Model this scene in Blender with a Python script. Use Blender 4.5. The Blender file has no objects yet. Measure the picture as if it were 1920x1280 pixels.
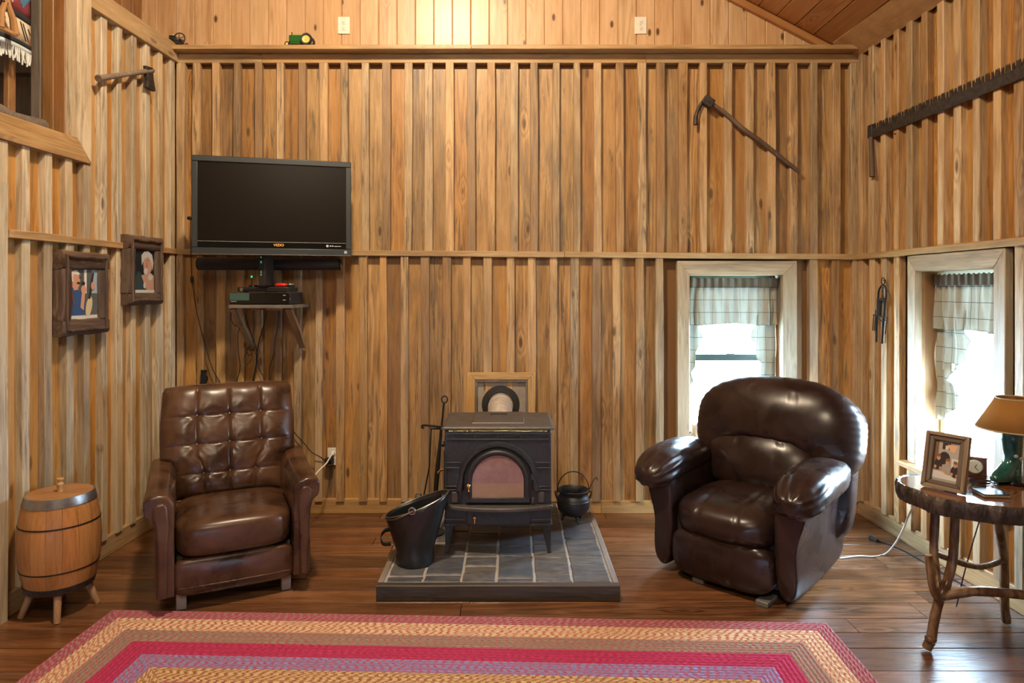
import bpy, bmesh, math, random
from mathutils import Vector, Matrix, Euler, noise
random.seed(7)
S = bpy.context.scene
C = S.collection
PI = math.pi
R = math.radians

# ------------------------------------------------------------------ camera, world, lights, exposure
F = 1230.0          # focal length in pixels of the 1920x1280 frame
HX, HY = 960.0, 545.0
CAMZ = 1.5
cam_d = bpy.data.cameras.new('camera')
cam = bpy.data.objects.new('camera', cam_d)
C.objects.link(cam)
cam.location = (0, 0, CAMZ)
cam.rotation_euler = (PI / 2, 0, 0)
cam_d.sensor_width = 36.0
cam_d.lens = F / 1920 * 36.0
cam_d.shift_y = -(640 - HY) / 1920
cam_d.clip_start = 0.05
S.camera = cam

world = bpy.data.worlds.new('world')
S.world = world
world.use_nodes = True
bg = world.node_tree.nodes['Background']
bg.inputs[0].default_value = (0.54, 0.75, 1.0, 1)
bg.inputs[1].default_value = 105.0

S.view_settings.view_transform = 'Standard'
S.view_settings.look = 'None'
S.view_settings.gamma = 1.0
S.view_settings.use_curve_mapping = False
S.view_settings.exposure = 0.50
S.cycles.sample_clamp_indirect = 80.0

def area_light(name, loc, target, sx, sy, power, color):
    d = bpy.data.lights.new(name, 'AREA')
    d.shape = 'RECTANGLE'; d.size = sx; d.size_y = sy
    d.energy = power; d.color = color
    o = bpy.data.objects.new(name, d); C.objects.link(o)
    o.location = loc
    o.rotation_euler = (Vector(target) - Vector(loc)).to_track_quat('-Z', 'Y').to_euler()
    return o
area_light('ceiling_lamp_light', (-0.60, 2.15, 4.25), (-0.3, 3.7, 1.2), 0.24, 0.24, 104, (1.0, 0.80, 0.555))
area_light('rear_fill_light', (-0.3, -0.9, 3.6), (0.0, 3.2, 1.2), 0.9, 0.9, 42, (1.0, 0.81, 0.57))  # unseen fill added behind the camera to lift the lower room

# ------------------------------------------------------------------ helpers
def at_depth(px, py, d):
    return Vector(((px - HX) * d / F, d, CAMZ - (py - HY) * d / F))
def on_floor(px, py, z=0.0):
    d = (CAMZ - z) * F / (py - HY)
    return at_depth(px, py, d)

class MB:
    def __init__(s):
        s.v = []; s.f = []; s.m = []; s.uv = {}
    def add(s, verts, faces, mi=0):
        o = len(s.v)
        s.v += [tuple(p) for p in verts]
        for f in faces:
            s.f.append(tuple(o + i for i in f)); s.m.append(mi)
        return o
    def box(s, c, d, rot=None, mi=0):
        x, y, z = d[0] / 2, d[1] / 2, d[2] / 2
        vs = [Vector(p) for p in ((-x,-y,-z),(x,-y,-z),(x,y,-z),(-x,y,-z),(-x,-y,z),(x,-y,z),(x,y,z),(-x,y,z))]
        if rot is not None:
            m = rot if isinstance(rot, Matrix) else Euler(rot).to_matrix()
            vs = [m @ p for p in vs]
        c = Vector(c)
        s.add([p + c for p in vs], [(0,3,2,1),(4,5,6,7),(0,1,5,4),(1,2,6,5),(2,3,7,6),(3,0,4,7)], mi)
        return s
    def bx(s, x0, x1, y0, y1, z0, z1, mi=0):
        return s.box(((x0+x1)/2,(y0+y1)/2,(z0+z1)/2),(abs(x1-x0),abs(y1-y0),abs(z1-z0)), None, mi)
    def prism(s, poly, a, b, axis='y', mi=0, scale_b=None):
        # polygon in (p,q): axis y -> (x,z); axis x -> (y,z); axis z -> (x,y)
        n = len(poly)
        cx = sum(p[0] for p in poly) / n; cy = sum(p[1] for p in poly) / n
        def P(p, t, k=1.0):
            q = (cx + (p[0]-cx)*k, cy + (p[1]-cy)*k)
            return {'y': (q[0], t, q[1]), 'x': (t, q[0], q[1]), 'z': (q[0], q[1], t)}[axis]
        k = scale_b or 1.0
        vs = [P(p, a) for p in poly] + [P(p, b, k) for p in poly]
        fs = [tuple(range(n)), tuple(range(2*n-1, n-1, -1))]
        fs += [(i, n+i, n+(i+1) % n, (i+1) % n) for i in range(n)]
        s.add(vs, fs, mi)
        return s
    def tube(s, pts, r, n=8, caps=True, mi=0, closed=False):
        pts = [Vector(p) for p in pts]
        k = len(pts)
        rs = r if isinstance(r, (list, tuple)) else [r] * k
        tang = []
        for i in range(k):
            a = pts[(i-1) % k] if (closed or i > 0) else pts[i]
            b = pts[(i+1) % k] if (closed or i < k-1) else pts[i]
            t = b - a
            tang.append(t.normalized() if t.length > 1e-9 else Vector((0,0,1)))
        up = Vector((0,0,1)) if abs(tang[0].z) < 0.9 else Vector((1,0,0))
        nrm = (up - tang[0]*up.dot(tang[0])).normalized()
        vs = []
        for i in range(k):
            nrm = (nrm - tang[i]*nrm.dot(tang[i])).normalized()
            bn = tang[i].cross(nrm)
            for j in range(n):
                a = 2*PI*j/n
                vs.append(pts[i] + (nrm*math.cos(a) + bn*math.sin(a))*rs[i])
        fs = []
        for i in range(k if closed else k-1):
            for j in range(n):
                a = i*n+j; b = i*n+(j+1) % n
                c = ((i+1) % k)*n+(j+1) % n; d = ((i+1) % k)*n+j
                fs.append((a, b, c, d))
        if caps and not closed:
            fs.append(tuple(range(n-1, -1, -1)))
            fs.append(tuple((k-1)*n+j for j in range(n)))
        s.add(vs, fs, mi)
        return s
    def lathe(s, prof, n=32, c=(0,0,0), axis='z', mi=0, a0=0.0, a1=2*PI, cap=True):
        full = abs(a1-a0-2*PI) < 1e-6
        m = n if full else n+1
        vs = []
        for (r, z) in prof:
            for j in range(m):
                a = a0+(a1-a0)*j/n
                x, y = r*math.cos(a), r*math.sin(a)
                p = {'z': (x, y, z), 'y': (x, z, y), 'x': (z, x, y)}[axis]
                vs.append((p[0]+c[0], p[1]+c[1], p[2]+c[2]))
        fs = []
        for i in range(len(prof)-1):
            for j in range(n):
                a = i*m+j; b = i*m+(j+1) % m
                fs.append((a, b, b+m, a+m))
        if full and cap:
            if prof[0][0] > 1e-6: fs.append(tuple(range(m-1, -1, -1)))
            if prof[-1][0] > 1e-6: fs.append(tuple((len(prof)-1)*m+j for j in range(m)))
        s.add(vs, fs, mi)
        return s
    def sup(s, c, h, p=4.0, n=10, fn=None, rot=None, mi=0):
        # rounded box: a cube grid pushed onto a superellipsoid
        vs = []; idx = {}; fs = []
        def vid(a, b, cc):
            key = (a, b, cc)
            if key not in idx:
                q = [math.sin((t/n*2-1)*PI/4)/math.sin(PI/4) for t in key]
                L = (abs(q[0])**p+abs(q[1])**p+abs(q[2])**p)**(1/p)
                q = Vector([t/L for t in q])
                w = Vector((q.x*h[0], q.y*h[1], q.z*h[2]))
                if fn: w = Vector(fn(w, q))
                if rot is not None: w = Euler(rot).to_matrix() @ w
                idx[key] = len(vs); vs.append(w+Vector(c))
            return idx[key]
        for ax in range(3):
            for side in (0, n):
                for i in range(n):
                    for j in range(n):
                        def K(a, b):
                            k = [0, 0, 0]; k[ax] = side; k[(ax+1) % 3] = a; k[(ax+2) % 3] = b
                            return vid(*k)
                        q = (K(i,j), K(i+1,j), K(i+1,j+1), K(i,j+1))
                        fs.append(q if side == n else q[::-1])
        s.add(vs, fs, mi)
        return s
    def grid(s, fn, nu, nv, mi=0):
        vs = [fn(i/nu, j/nv) for j in range(nv+1) for i in range(nu+1)]
        fs = [(j*(nu+1)+i, j*(nu+1)+i+1, (j+1)*(nu+1)+i+1, (j+1)*(nu+1)+i) for j in range(nv) for i in range(nu)]
        s.add(vs, fs, mi)
        return s
    def poly(s, pts, mi=0):
        s.add(pts, [tuple(range(len(pts)))], mi)
        return s
    def mesh(s, name, smooth=None):
        me = bpy.data.meshes.new(name)
        me.from_pydata(s.v, [], s.f)
        me.update()
        if any(s.m): me.polygons.foreach_set('material_index', s.m)
        if smooth is not None:
            me.shade_smooth()
            if smooth < 179: me.set_sharp_from_angle(angle=R(smooth))
        return me
    def build(s, name, mat, parent=None, loc=(0,0,0), rot=(0,0,0), smooth=40, bevel=0, seg=2, sub=0, solid=0):
        me = s.mesh(name, smooth)
        for m in (mat if isinstance(mat, (list, tuple)) else [mat]):
            me.materials.append(m)
        o = link(name, me, parent, loc, rot)
        bm = bmesh.new(); bm.from_mesh(me); bmesh.ops.recalc_face_normals(bm, faces=bm.faces); bm.to_mesh(me); bm.free()
        if solid:
            md = o.modifiers.new('solid', 'SOLIDIFY'); md.thickness = solid; md.offset = 0
        if bevel:
            md = o.modifiers.new('bevel', 'BEVEL'); md.width = bevel; md.segments = seg
            md.limit_method = 'ANGLE'; md.angle_limit = R(35); md.harden_normals = False
        if sub:
            md = o.modifiers.new('sub', 'SUBSURF'); md.levels = sub; md.render_levels = sub
        return o

def link(name, data, parent=None, loc=(0,0,0), rot=(0,0,0)):
    o = bpy.data.objects.new(name, data)
    C.objects.link(o)
    o.location = loc; o.rotation_euler = rot
    if parent is not None: o.parent = parent
    return o
def tag(o, label, cat, group=None):
    o['label'] = label; o['category'] = cat
    if group: o['group'] = group
    return o
def thing(name, label, cat, loc=(0,0,0), rz=0.0, group=None, rot=None):
    o = link(name, None, None, loc, rot or (0, 0, rz))
    o.empty_display_size = 0.1
    return tag(o, label, cat, group)
def struct(o, label=None, cat=None):
    o['kind'] = 'structure'
    if label: o['label'] = label
    if cat: o['category'] = cat
    return o
def text(name, body, size, mat, parent, loc, rot, depth=0.0006, align='CENTER', sx=1.0):
    cu = bpy.data.curves.new(name, 'FONT')
    cu.body = body; cu.size = size; cu.extrude = depth; cu.align_x = align; cu.align_y = 'CENTER'
    cu.materials.append(mat)
    tmp = bpy.data.objects.new(name+'_curve', cu); C.objects.link(tmp)
    bpy.context.view_layer.update()
    me = bpy.data.meshes.new_from_object(tmp.evaluated_get(bpy.context.evaluated_depsgraph_get()))
    bpy.data.objects.remove(tmp)
    o = link(name, me, parent, loc, rot)
    o.scale = (sx, 1, 1)
    return o
def smoothstep(a, b, x):
    t = max(0.0, min(1.0, (x-a)/(b-a))); return t*t*(3-2*t)
def interp(tab, x):
    if x <= tab[0][0]: return tab[0][1]
    for (a, b), (c, d) in zip(tab, tab[1:]):
        if x <= c: return b+(d-b)*(x-a)/(c-a)
    return tab[-1][1]
def spline(pts, k=6):
    # Catmull-Rom through the points
    P = [Vector(p) for p in pts]
    P = [2*P[0]-P[1]]+P+[2*P[-1]-P[-2]]
    out = []
    for i in range(1, len(P)-2):
        for j in range(k):
            t = j/k
            a, b, c, d = P[i-1], P[i], P[i+1], P[i+2]
            out.append(0.5*((2*b)+(c-a)*t+(2*a-5*b+4*c-d)*t*t+(3*b-a-3*c+d)*t**3))
    out.append(P[-2])
    return out

# ------------------------------------------------------------------ materials
class NT:
    def __init__(s, name):
        s.mat = bpy.data.materials.new(name); s.mat.use_nodes = True
        s.t = s.mat.node_tree; s.n = s.t.nodes
        s.b = s.n['Principled BSDF']
    def new(s, typ, **kw):
        nd = s.n.new(typ)
        for k, v in kw.items(): setattr(nd, k, v)
        return nd
    def lk(s, a, b): s.t.links.new(a, b)
    def math(s, op, a, b=None, c=None):
        nd = s.new('ShaderNodeMath', operation=op)
        for i, x in enumerate((a, b, c)):
            if x is None: continue
            if isinstance(x, (int, float)): nd.inputs[i].default_value = x
            else: s.lk(x, nd.inputs[i])
        return nd.outputs[0]
    def vmath(s, op, a, b):
        nd = s.new('ShaderNodeVectorMath', operation=op)
        for i, x in enumerate((a, b)):
            if isinstance(x, (tuple, list)): nd.inputs[i].default_value = x
            elif isinstance(x, (int, float)): nd.inputs[i].default_value = (x, x, x)
            else: s.lk(x, nd.inputs[i])
        return nd.outputs[0]
    def noise(s, vec, scale=1.0, detail=4.0, dist=0.0, rough=0.55):
        nd = s.new('ShaderNodeTexNoise')
        nd.inputs['Scale'].default_value = scale; nd.inputs['Detail'].default_value = detail
        nd.inputs['Distortion'].default_value = dist; nd.inputs['Roughness'].default_value = rough
        if vec is not None: s.lk(vec, nd.inputs['Vector'])
        return nd.outputs['Fac']
    def ramp(s, fac, stops, interp='LINEAR'):
        nd = s.new('ShaderNodeValToRGB'); cr = nd.color_ramp; cr.interpolation = interp
        while len(cr.elements) < len(stops): cr.elements.new(0.5)
        for e, (p, c) in zip(cr.elements, stops):
            e.position = p; e.color = (c[0], c[1], c[2], 1) if not isinstance(c, (int, float)) else (c, c, c, 1)
        s.lk(fac, nd.inputs['Fac'])
        return nd.outputs['Color']
    def mix(s, fac, a, b, blend='MIX'):
        nd = s.new('ShaderNodeMix', data_type='RGBA', blend_type=blend)
        for key, x in (('Factor', fac), ('A', a), ('B', b)):
            sock = next(i for i in nd.inputs if i.name == key and i.enabled)
            if isinstance(x, (int, float)): sock.default_value = x
            elif isinstance(x, (tuple, list)): sock.default_value = (x[0], x[1], x[2], 1)
            else: s.lk(x, sock)
        return next(o for o in nd.outputs if o.enabled)
    def maprange(s, x, a, b, c, d, smooth=False):
        nd = s.new('ShaderNodeMapRange')
        if smooth: nd.interpolation_type = 'SMOOTHSTEP'
        s.lk(x, nd.inputs[0])
        for i, v in enumerate((a, b, c, d)): nd.inputs[i+1].default_value = v
        return nd.outputs[0]
    def bump(s, h, strength=0.2, dist=0.01):
        nd = s.new('ShaderNodeBump'); nd.inputs['Strength'].default_value = strength; nd.inputs['Distance'].default_value = dist
        s.lk(h, nd.inputs['Height']); s.lk(nd.outputs[0], s.b.inputs['Normal'])
        return nd
    def set(s, **kw):
        for k, v in kw.items():
            i = s.b.inputs[k]
            if isinstance(v, bpy.types.NodeSocket): s.lk(v, i)
            elif isinstance(v, tuple): i.default_value = (v[0], v[1], v[2], 1)
            else: i.default_value = v
        return s
    def obj(s): return s.new('ShaderNodeTexCoord').outputs['Object']
    def rand(s): return s.new('ShaderNodeObjectInfo').outputs['Random']

def wood(name, cols, tints, rough=0.45, knots=0.5, stain=0.35, grain=(30, 30, 1.6), ring=1.0, bump=0.25, spec=0.4, axis='z', stain_col=(0.16, 0.12, 0.085), knot_scale=(8.0, 0.6, 2.6)):
    t = NT(name)
    rnd = t.rand()
    co = t.obj()
    if axis == 'x':
        sp = t.new('ShaderNodeSeparateXYZ'); t.lk(co, sp.inputs[0])
        cb = t.new('ShaderNodeCombineXYZ'); t.lk(sp.outputs[2], cb.inputs[0]); t.lk(sp.outputs[1], cb.inputs[1]); t.lk(sp.outputs[0], cb.inputs[2])
        co = cb.outputs[0]
    off = t.vmath('MULTIPLY', t.new('ShaderNodeCombineXYZ').outputs[0], 1.0)
    cb = t.new('ShaderNodeCombineXYZ')
    t.lk(t.math('MULTIPLY', rnd, 31.7), cb.inputs[0]); t.lk(t.math('MULTIPLY', rnd, 17.3), cb.inputs[1]); t.lk(t.math('MULTIPLY', rnd, 53.1), cb.inputs[2])
    co = t.vmath('ADD', co, cb.outputs[0])
    # warp around knots
    kv = t.vmath('MULTIPLY', co, knot_scale)
    vor = t.new('ShaderNodeTexVoronoi'); t.lk(kv, vor.inputs['Vector']); vor.inputs['Scale'].default_value = 1.0
    kd = vor.outputs['Distance']
    fine = t.noise(t.vmath('MULTIPLY', co, grain), 4.0, 5.0, 0.4, 0.62)
    low = t.noise(t.vmath('MULTIPLY', co, (9.0, 9.0, 0.55)), 1.0, 3.0, 0.5)
    pull = t.maprange(kd, 0.0, 0.36, 0.26, 0.0, True)
    rings = t.math('SINE', t.math('MULTIPLY', t.math('ADD', low, pull), 46.0))
    amp = t.math('MULTIPLY', t.maprange(t.math('FRACT', t.math('MULTIPLY', rnd, 7.77)), 0.35, 1.0, 0.012, 0.085*ring), 1.0)
    wide = t.noise(t.vmath('MULTIPLY', co, (11.0, 11.0, 2.2)), 1.0, 3.0, 0.3)
    g = t.math('ADD', t.math('ADD', t.math('MULTIPLY', fine, 0.38), t.math('MULTIPLY', wide, 0.42)), t.math('MULTIPLY', rings, amp))
    g = t.math('ADD', g, 0.12)
    col = t.ramp(g, [(0.30, cols[0]), (0.50, cols[1]), (0.70, cols[2])])
    tint = t.ramp(rnd, [(i/max(1, len(tints)), c) for i, c in enumerate(tints)], 'CONSTANT')
    col = t.mix(1.0, col, tint, 'MULTIPLY')
    # weathered streaks
    st = t.noise(t.vmath('MULTIPLY', co, (13.0, 13.0, 1.05)), 1.0, 5.0, 0.8, 0.65)
    st2 = t.math('ADD', st, t.math('MULTIPLY', t.math('SINE', t.math('MULTIPLY', rnd, 211.0)), 0.07))
    sm = t.maprange(st2, 0.53, 0.72, 0.0, stain*0.75, True)
    col = t.mix(sm, col, tuple(c*1.05 for c in stain_col))
    fs_ = t.noise(t.vmath('MULTIPLY', co, (52.0, 52.0, 2.6)), 1.0, 6.0, 0.9, 0.7)
    gate = t.noise(t.vmath('MULTIPLY', co, (7.0, 7.0, 1.3)), 1.0, 2.0)
    fm = t.math('MULTIPLY', t.maprange(fs_, 0.50, 0.62, 0.0, stain, True), t.maprange(gate, 0.44, 0.60, 0.0, 1.0, True))
    col = t.mix(fm, col, tuple(c*0.62 for c in stain_col))
    km = t.math('MULTIPLY', t.maprange(kd, 0.055, 0.125, 1.0, 0.0, True), knots)
    col = t.mix(km, col, (0.085, 0.04, 0.018))
    t.set(**{'Base Color': col, 'Roughness': rough, 'Specular IOR Level': spec})
    t.bump(fine, bump, 0.004)
    return t.mat

def plain(name, col, rough=0.5, metal=0.0, spec=0.5, var=0.0, vscale=20.0, bump=0.0, coat=0.0):
    t = NT(name)
    t.set(**{'Roughness': rough, 'Metallic': metal, 'Specular IOR Level': spec, 'Coat Weight': coat})
    if var or bump:
        nz = t.noise(t.obj(), vscale, 5.0, 0.2, 0.6)
    if var:
        t.set(**{'Base Color': t.ramp(nz, [(0.3, tuple(c*(1-var) for c in col)), (0.7, tuple(min(1, c*(1+var)) for c in col))])})
    else:
        t.set(**{'Base Color': tuple(col)})
    if bump: t.bump(nz, bump, 0.004)
    return t.mat

def leather(name, col, worn, rough=0.33, scale=230.0):
    t = NT(name)
    co = t.obj()
    big = t.noise(co, 6.0, 4.0, 0.6)
    crease = t.noise(co, 34.0, 3.0, 0.0, 0.5)
    col_ = t.ramp(big, [(0.35, col), (0.68, worn)])
    rg = t.maprange(big, 0.3, 0.7, rough-0.06, rough+0.1)
    t.set(**{'Base Color': col_, 'Roughness': rg, 'Specular IOR Level': 0.5})
    t.bump(crease, 0.05, 0.002)
    return t.mat

M = {}
M['batten'] = wood('rough_batten_wood', [(0.17, 0.105, 0.052), (0.42, 0.285, 0.155), (0.60, 0.445, 0.27)],
    [(1, 1, 1), (0.92, 0.93, 0.92), (1.05, 0.95, 0.82), (0.80, 0.78, 0.74), (1.10, 1.06, 1.02), (0.96, 0.82, 0.64), (0.62, 0.55, 0.50), (1, 0.96, 0.9), (0.74, 0.60, 0.46), (1.12, 1.02, 0.88)], rough=0.5, stain=0.8, knots=0.8)
M['batten_pale'] = wood('pale_batten_wood', [(0.27, 0.205, 0.135), (0.52, 0.425, 0.295), (0.70, 0.61, 0.46)],
    [(1, 1, 1), (0.92, 0.93, 0.92), (1.05, 0.99, 0.9), (0.82, 0.81, 0.79), (1.10, 1.08, 1.05), (0.96, 0.88, 0.76), (0.72, 0.67, 0.62), (1, 0.97, 0.93)], rough=0.5, stain=0.6, knots=0.7)
M['board'] = wood('wall_board_wood', [(0.12, 0.066, 0.026), (0.36, 0.213, 0.088), (0.52, 0.34, 0.165)],
    [(1, 1, 1), (1.0, 0.92, 0.8), (0.84, 0.83, 0.82), (1.1, 1.08, 1.06), (1.0, 0.84, 0.62), (0.68, 0.60, 0.53), (1.08, 1.0, 0.9), (0.84, 0.70, 0.54), (0.98, 1.0, 1.02)], rough=0.42, stain=0.8, knots=0.85)
M['board_warm'] = wood('warm_board_wood', [(0.18, 0.075, 0.019), (0.44, 0.225, 0.062), (0.58, 0.34, 0.125)],
    [(1, 1, 1), (1.05, 1.0, 0.9), (0.86, 0.78, 0.7), (1.1, 1.06, 1.02), (1.0, 1.15, 1.5), (0.8, 0.7, 0.6)], rough=0.4, stain=0.85, knots=0.85)
M['board_left'] = wood('pale_wall_board_wood', [(0.25, 0.105, 0.024), (0.46, 0.22, 0.050), (0.56, 0.305, 0.09)],
    [(1, 1, 1), (0.95, 0.92, 0.88), (1.04, 0.98, 0.88), (0.88, 0.8, 0.7), (1.0, 1.1, 1.5)], rough=0.45, stain=0.5, knots=0.6)
M['trim'] = wood('trim_wood', [(0.20, 0.12, 0.055), (0.40, 0.255, 0.12), (0.53, 0.37, 0.195)],
    [(1, 1, 1), (0.92, 0.9, 0.86), (1.06, 1.0, 0.94), (1.0, 0.92, 0.8)], rough=0.42, stain=0.3, knots=0.6)
M['trim_warm'] = wood('warm_trim_wood', [(0.20, 0.095, 0.03), (0.42, 0.235, 0.085), (0.55, 0.345, 0.15)],
    [(1, 1, 1), (0.92, 0.9, 0.86), (1.06, 1.0, 0.94)], rough=0.42, stain=0.4, knots=0.7)
M['batten_warm'] = wood('warm_batten_wood', [(0.20, 0.105, 0.04), (0.44, 0.265, 0.11), (0.60, 0.41, 0.21)],
    [(1, 1, 1), (0.95, 0.93, 0.9), (1.05, 0.95, 0.82), (0.82, 0.78, 0.72), (1.08, 1.1, 1.15), (0.8, 0.7, 0.6)], rough=0.46, stain=0.7, knots=0.8)
M['trim_grey'] = wood('greyed_casing_wood', [(0.19, 0.14, 0.09), (0.36, 0.28, 0.185), (0.48, 0.39, 0.27)],
    [(1, 1, 1), (0.92, 0.93, 0.92), (1.06, 1.0, 0.92)], rough=0.48, stain=0.5, knots=0.7)
M['trim_dark'] = wood('dark_trim_wood', [(0.10, 0.05, 0.02), (0.25, 0.12, 0.04), (0.36, 0.18, 0.065)],
    [(1, 1, 1), (0.9, 0.85, 0.8), (1.1, 1.0, 0.9)], rough=0.42, stain=0.3, knots=0.3)
M['pine'] = wood('smooth_pine', [(0.34, 0.185, 0.085), (0.52, 0.33, 0.175), (0.64, 0.44, 0.27)],
    [(1, 1, 1), (1.04, 1.0, 0.97), (0.96, 0.92, 0.88), (1.0, 0.93, 0.85), (1.06, 1.04, 1.02), (0.92, 0.86, 0.8)], rough=0.36, stain=0.0, knots=0.95, grain=(14, 14, 0.8), bump=0.03, spec=0.5, knot_scale=(8.0, 0.5, 3.6))
M['ceiling'] = wood('ceiling_pine', [(0.28, 0.12, 0.04), (0.42, 0.20, 0.075), (0.52, 0.28, 0.12)],
    [(1, 1, 1), (1.04, 1.0, 0.97), (0.9, 0.86, 0.82)], rough=0.3, stain=0.0, knots=0.9, grain=(14, 14, 0.8), bump=0.03)
M['floor'] = wood('old_floor_wood', [(0.04, 0.018, 0.008), (0.135, 0.060, 0.026), (0.235, 0.115, 0.056)],
    [(1, 1, 1), (0.8, 0.72, 0.68), (1.2, 1.1, 1.0), (0.92, 0.86, 0.84), (1.1, 0.95, 0.8), (0.7, 0.66, 0.66)], rough=0.24, stain=0.25, knots=0.8, stain_col=(0.04, 0.02, 0.012), knot_scale=(8.0, 0.5, 2.4), spec=0.5)
M['backing'] = plain('wall_backing', (0.20, 0.095, 0.03), 0.7)
M['weathered'] = wood('grey_weathered_wood', [(0.07, 0.055, 0.045), (0.16, 0.13, 0.105), (0.26, 0.22, 0.185)],
    [(1, 1, 1), (0.9, 0.88, 0.86)], rough=0.7, stain=0.4, knots=0.4, bump=0.5)
M['barkframe'] = wood('dark_barky_wood', [(0.022, 0.013, 0.009), (0.075, 0.045, 0.03), (0.16, 0.11, 0.08)],
    [(1, 1, 1), (1.2, 1.15, 1.1)], rough=0.6, stain=0.4, knots=0.5, bump=0.6)
# ------------------------------------------------------------------ room frame
YB = 4.44                                   # back wall board face
XL, XR = -2.285, 2.35                       # where the side walls meet the back wall
KL, KR = 0.0367, 0.0244                     # slight splay of the side walls
RZL = math.atan2(1.0, KL)                   # left wall local x points away from the camera
RZR = math.atan2(-1.0, KR)                  # right wall local x points towards the camera
def left_pt(px, py, out=0.0):
    a = (HX - px) / F
    d = (-XL + KL*YB - out) / (a + KL)
    p = at_depth(px, py, d)
    return p
def left_u(d): return (d - YB) * math.hypot(1, KL)
def right_pt(px, py, out=0.0):
    a = (px - HX) / F
    d = (XR + KR*YB - out) / (a + KR)
    return at_depth(px, py, d)
def right_u(d): return (YB - d) * math.hypot(1, KR)
def wall_world(side, u, z, out=0.0):
    if side == 'back': return Vector((u, YB - out, z))
    rz = RZL if side == 'left' else RZR
    o = Vector((XL if side == 'left' else XR, YB, 0))
    return o + Vector((math.cos(rz), math.sin(rz), 0))*u + Vector((math.sin(rz), -math.cos(rz), 0))*out + Vector((0, 0, z))
RZ = {'back': 0.0, 'left': RZL, 'right': RZR}

def plank_mesh(name, L, w, th, rough=0.002, seg=3, cham=0.003):
    # local: x width, y thickness (front is -y), z length; edges slightly uneven
    hw, ht = w/2, th/2
    vs = []
    for k in range(seg+1):
        z = -L/2 + L*k/seg
        a = random.uniform(-rough, rough); b = random.uniform(-rough, rough); c = random.uniform(-rough, rough)*0.5
        vs += [(-hw+a, ht, z), (-hw+a, -ht+cham+c, z), (-hw+a+cham, -ht+c, z), (hw+b-cham, -ht+c, z), (hw+b, -ht+cham+c, z), (hw+b, ht, z)]
    fs = []
    for k in range(seg):
        for j in range(6):
            a = k*6+j; b = k*6+(j+1) % 6
            fs.append((a, a+6, b+6, b)[::-1])
    fs.append(tuple(range(6))[::-1]); fs.append(tuple(seg*6+j for j in range(6)))
    m = MB(); m.add(vs, fs)
    return m
def plank(parent, name, mat, x0, x1, z0, z1, y0, y1, rough=0.0025, seg=3, horiz=False, tilt=0.0, cham=0.003):
    # a plank on a wall: x0..x1 along the wall, z0..z1 up, y0 (front) .. y1 (back)
    if horiz: L, w = x1-x0, z1-z0
    else: L, w = z1-z0, x1-x0
    m = plank_mesh(name, L, w, y1-y0, rough, seg, cham)
    return m.build(name, mat, parent, ((x0+x1)/2, (y0+y1)/2, (z0+z1)/2), (0, PI/2+tilt, 0) if horiz else (0, tilt, 0), smooth=30)
def mitred(parent, name, mat, pts, y0, y1):
    # flat casing board with mitred ends, given its front outline (x,z)
    cx = sum(p[0] for p in pts)/len(pts); cz = sum(p[1] for p in pts)/len(pts)
    xs = [p[0] for p in pts]; zs = [p[1] for p in pts]
    hor = (max(xs)-min(xs)) > (max(zs)-min(zs))
    if hor:   # turn so that local z is the long direction
        poly = [(-(p[1]-cz), p[0]-cx) for p in pts]
        rot = (0, PI/2, 0)
    else:
        poly = [(p[0]-cx, p[1]-cz) for p in pts]; rot = (0, 0, 0)
    m = MB().prism(poly, y0-(y0+y1)/2, y1-(y0+y1)/2, 'y')
    return m.build(name, mat, parent, (cx, (y0+y1)/2, cz), rot, smooth=30, bevel=0.003, seg=1)

def sheet(name, rects, y0, y1, mat, loc, rz):
    m = MB()
    for (x0, x1, z0, z1) in rects: m.bx(x0, x1, y0, y1, z0, z1)
    o = m.build(name, mat, None, loc, (0, 0, rz), smooth=None)
    return struct(o)

# ------------------------------------------------------------------ floor
fl = MB().bx(-3.2, 3.2, -2.8, 4.9, -0.12, -0.022).build('floor', plain('dark_subfloor', (0.015, 0.009, 0.006), 0.9), smooth=None)
struct(fl, 'dark varnished old plank floor', 'floor')
y = 4.46
row = 0
while y > 1.0:
    w = random.choice([0.115, 0.125, 0.135, 0.15, 0.165])
    x = -2.62 - random.random()*0.3
    while x < 2.6:
        L = random.uniform(1.4, 3.0)
        x1 = min(x+L, 2.62)
        if x1 < 2.62 and 2.62-x1 < 0.4: x1 = 2.62
        m = MB()
        g = 0.0018
        pm = plank_mesh('plank', x1-x-2*g, w-2*g, 0.022, 0.0004, 2, 0.0016)
        o = pm.build('floor_plank', M['floor'], fl, ((x+x1)/2, y-w/2, -0.011+random.uniform(-0.0006, 0.0006)), (0, 0, 0), smooth=30)
        # local z (length) -> world x, local -y (face) -> world +z
        o.rotation_euler = Matrix(((0, 0, 1), (1, 0, 0), (0, -1, 0))).transposed().to_euler() if False else Matrix(((0, 0, 1), (-1, 0, 0), (0, -1, 0))).to_euler()
        x = x1
    y -= w
    row += 1

# ------------------------------------------------------------------ windows' openings (u along the wall)
WB = dict(x0=1.191, x1=1.816, z0=0.489, z1=1.605, ox0=1.108, ox1=1.912, oz1=1.70)      # back wall
WR = dict(x0=0.656, x1=1.251, z0=0.500, z1=1.612, ox0=0.584, ox1=1.325, oz1=1.703)     # right wall
ZT = 3.03                                    # top of the board tiers
def zrail(x): return 1.762 + (x-XL)/(XR-XL)*(1.727-1.762)      # centre of the back mid rail

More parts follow.
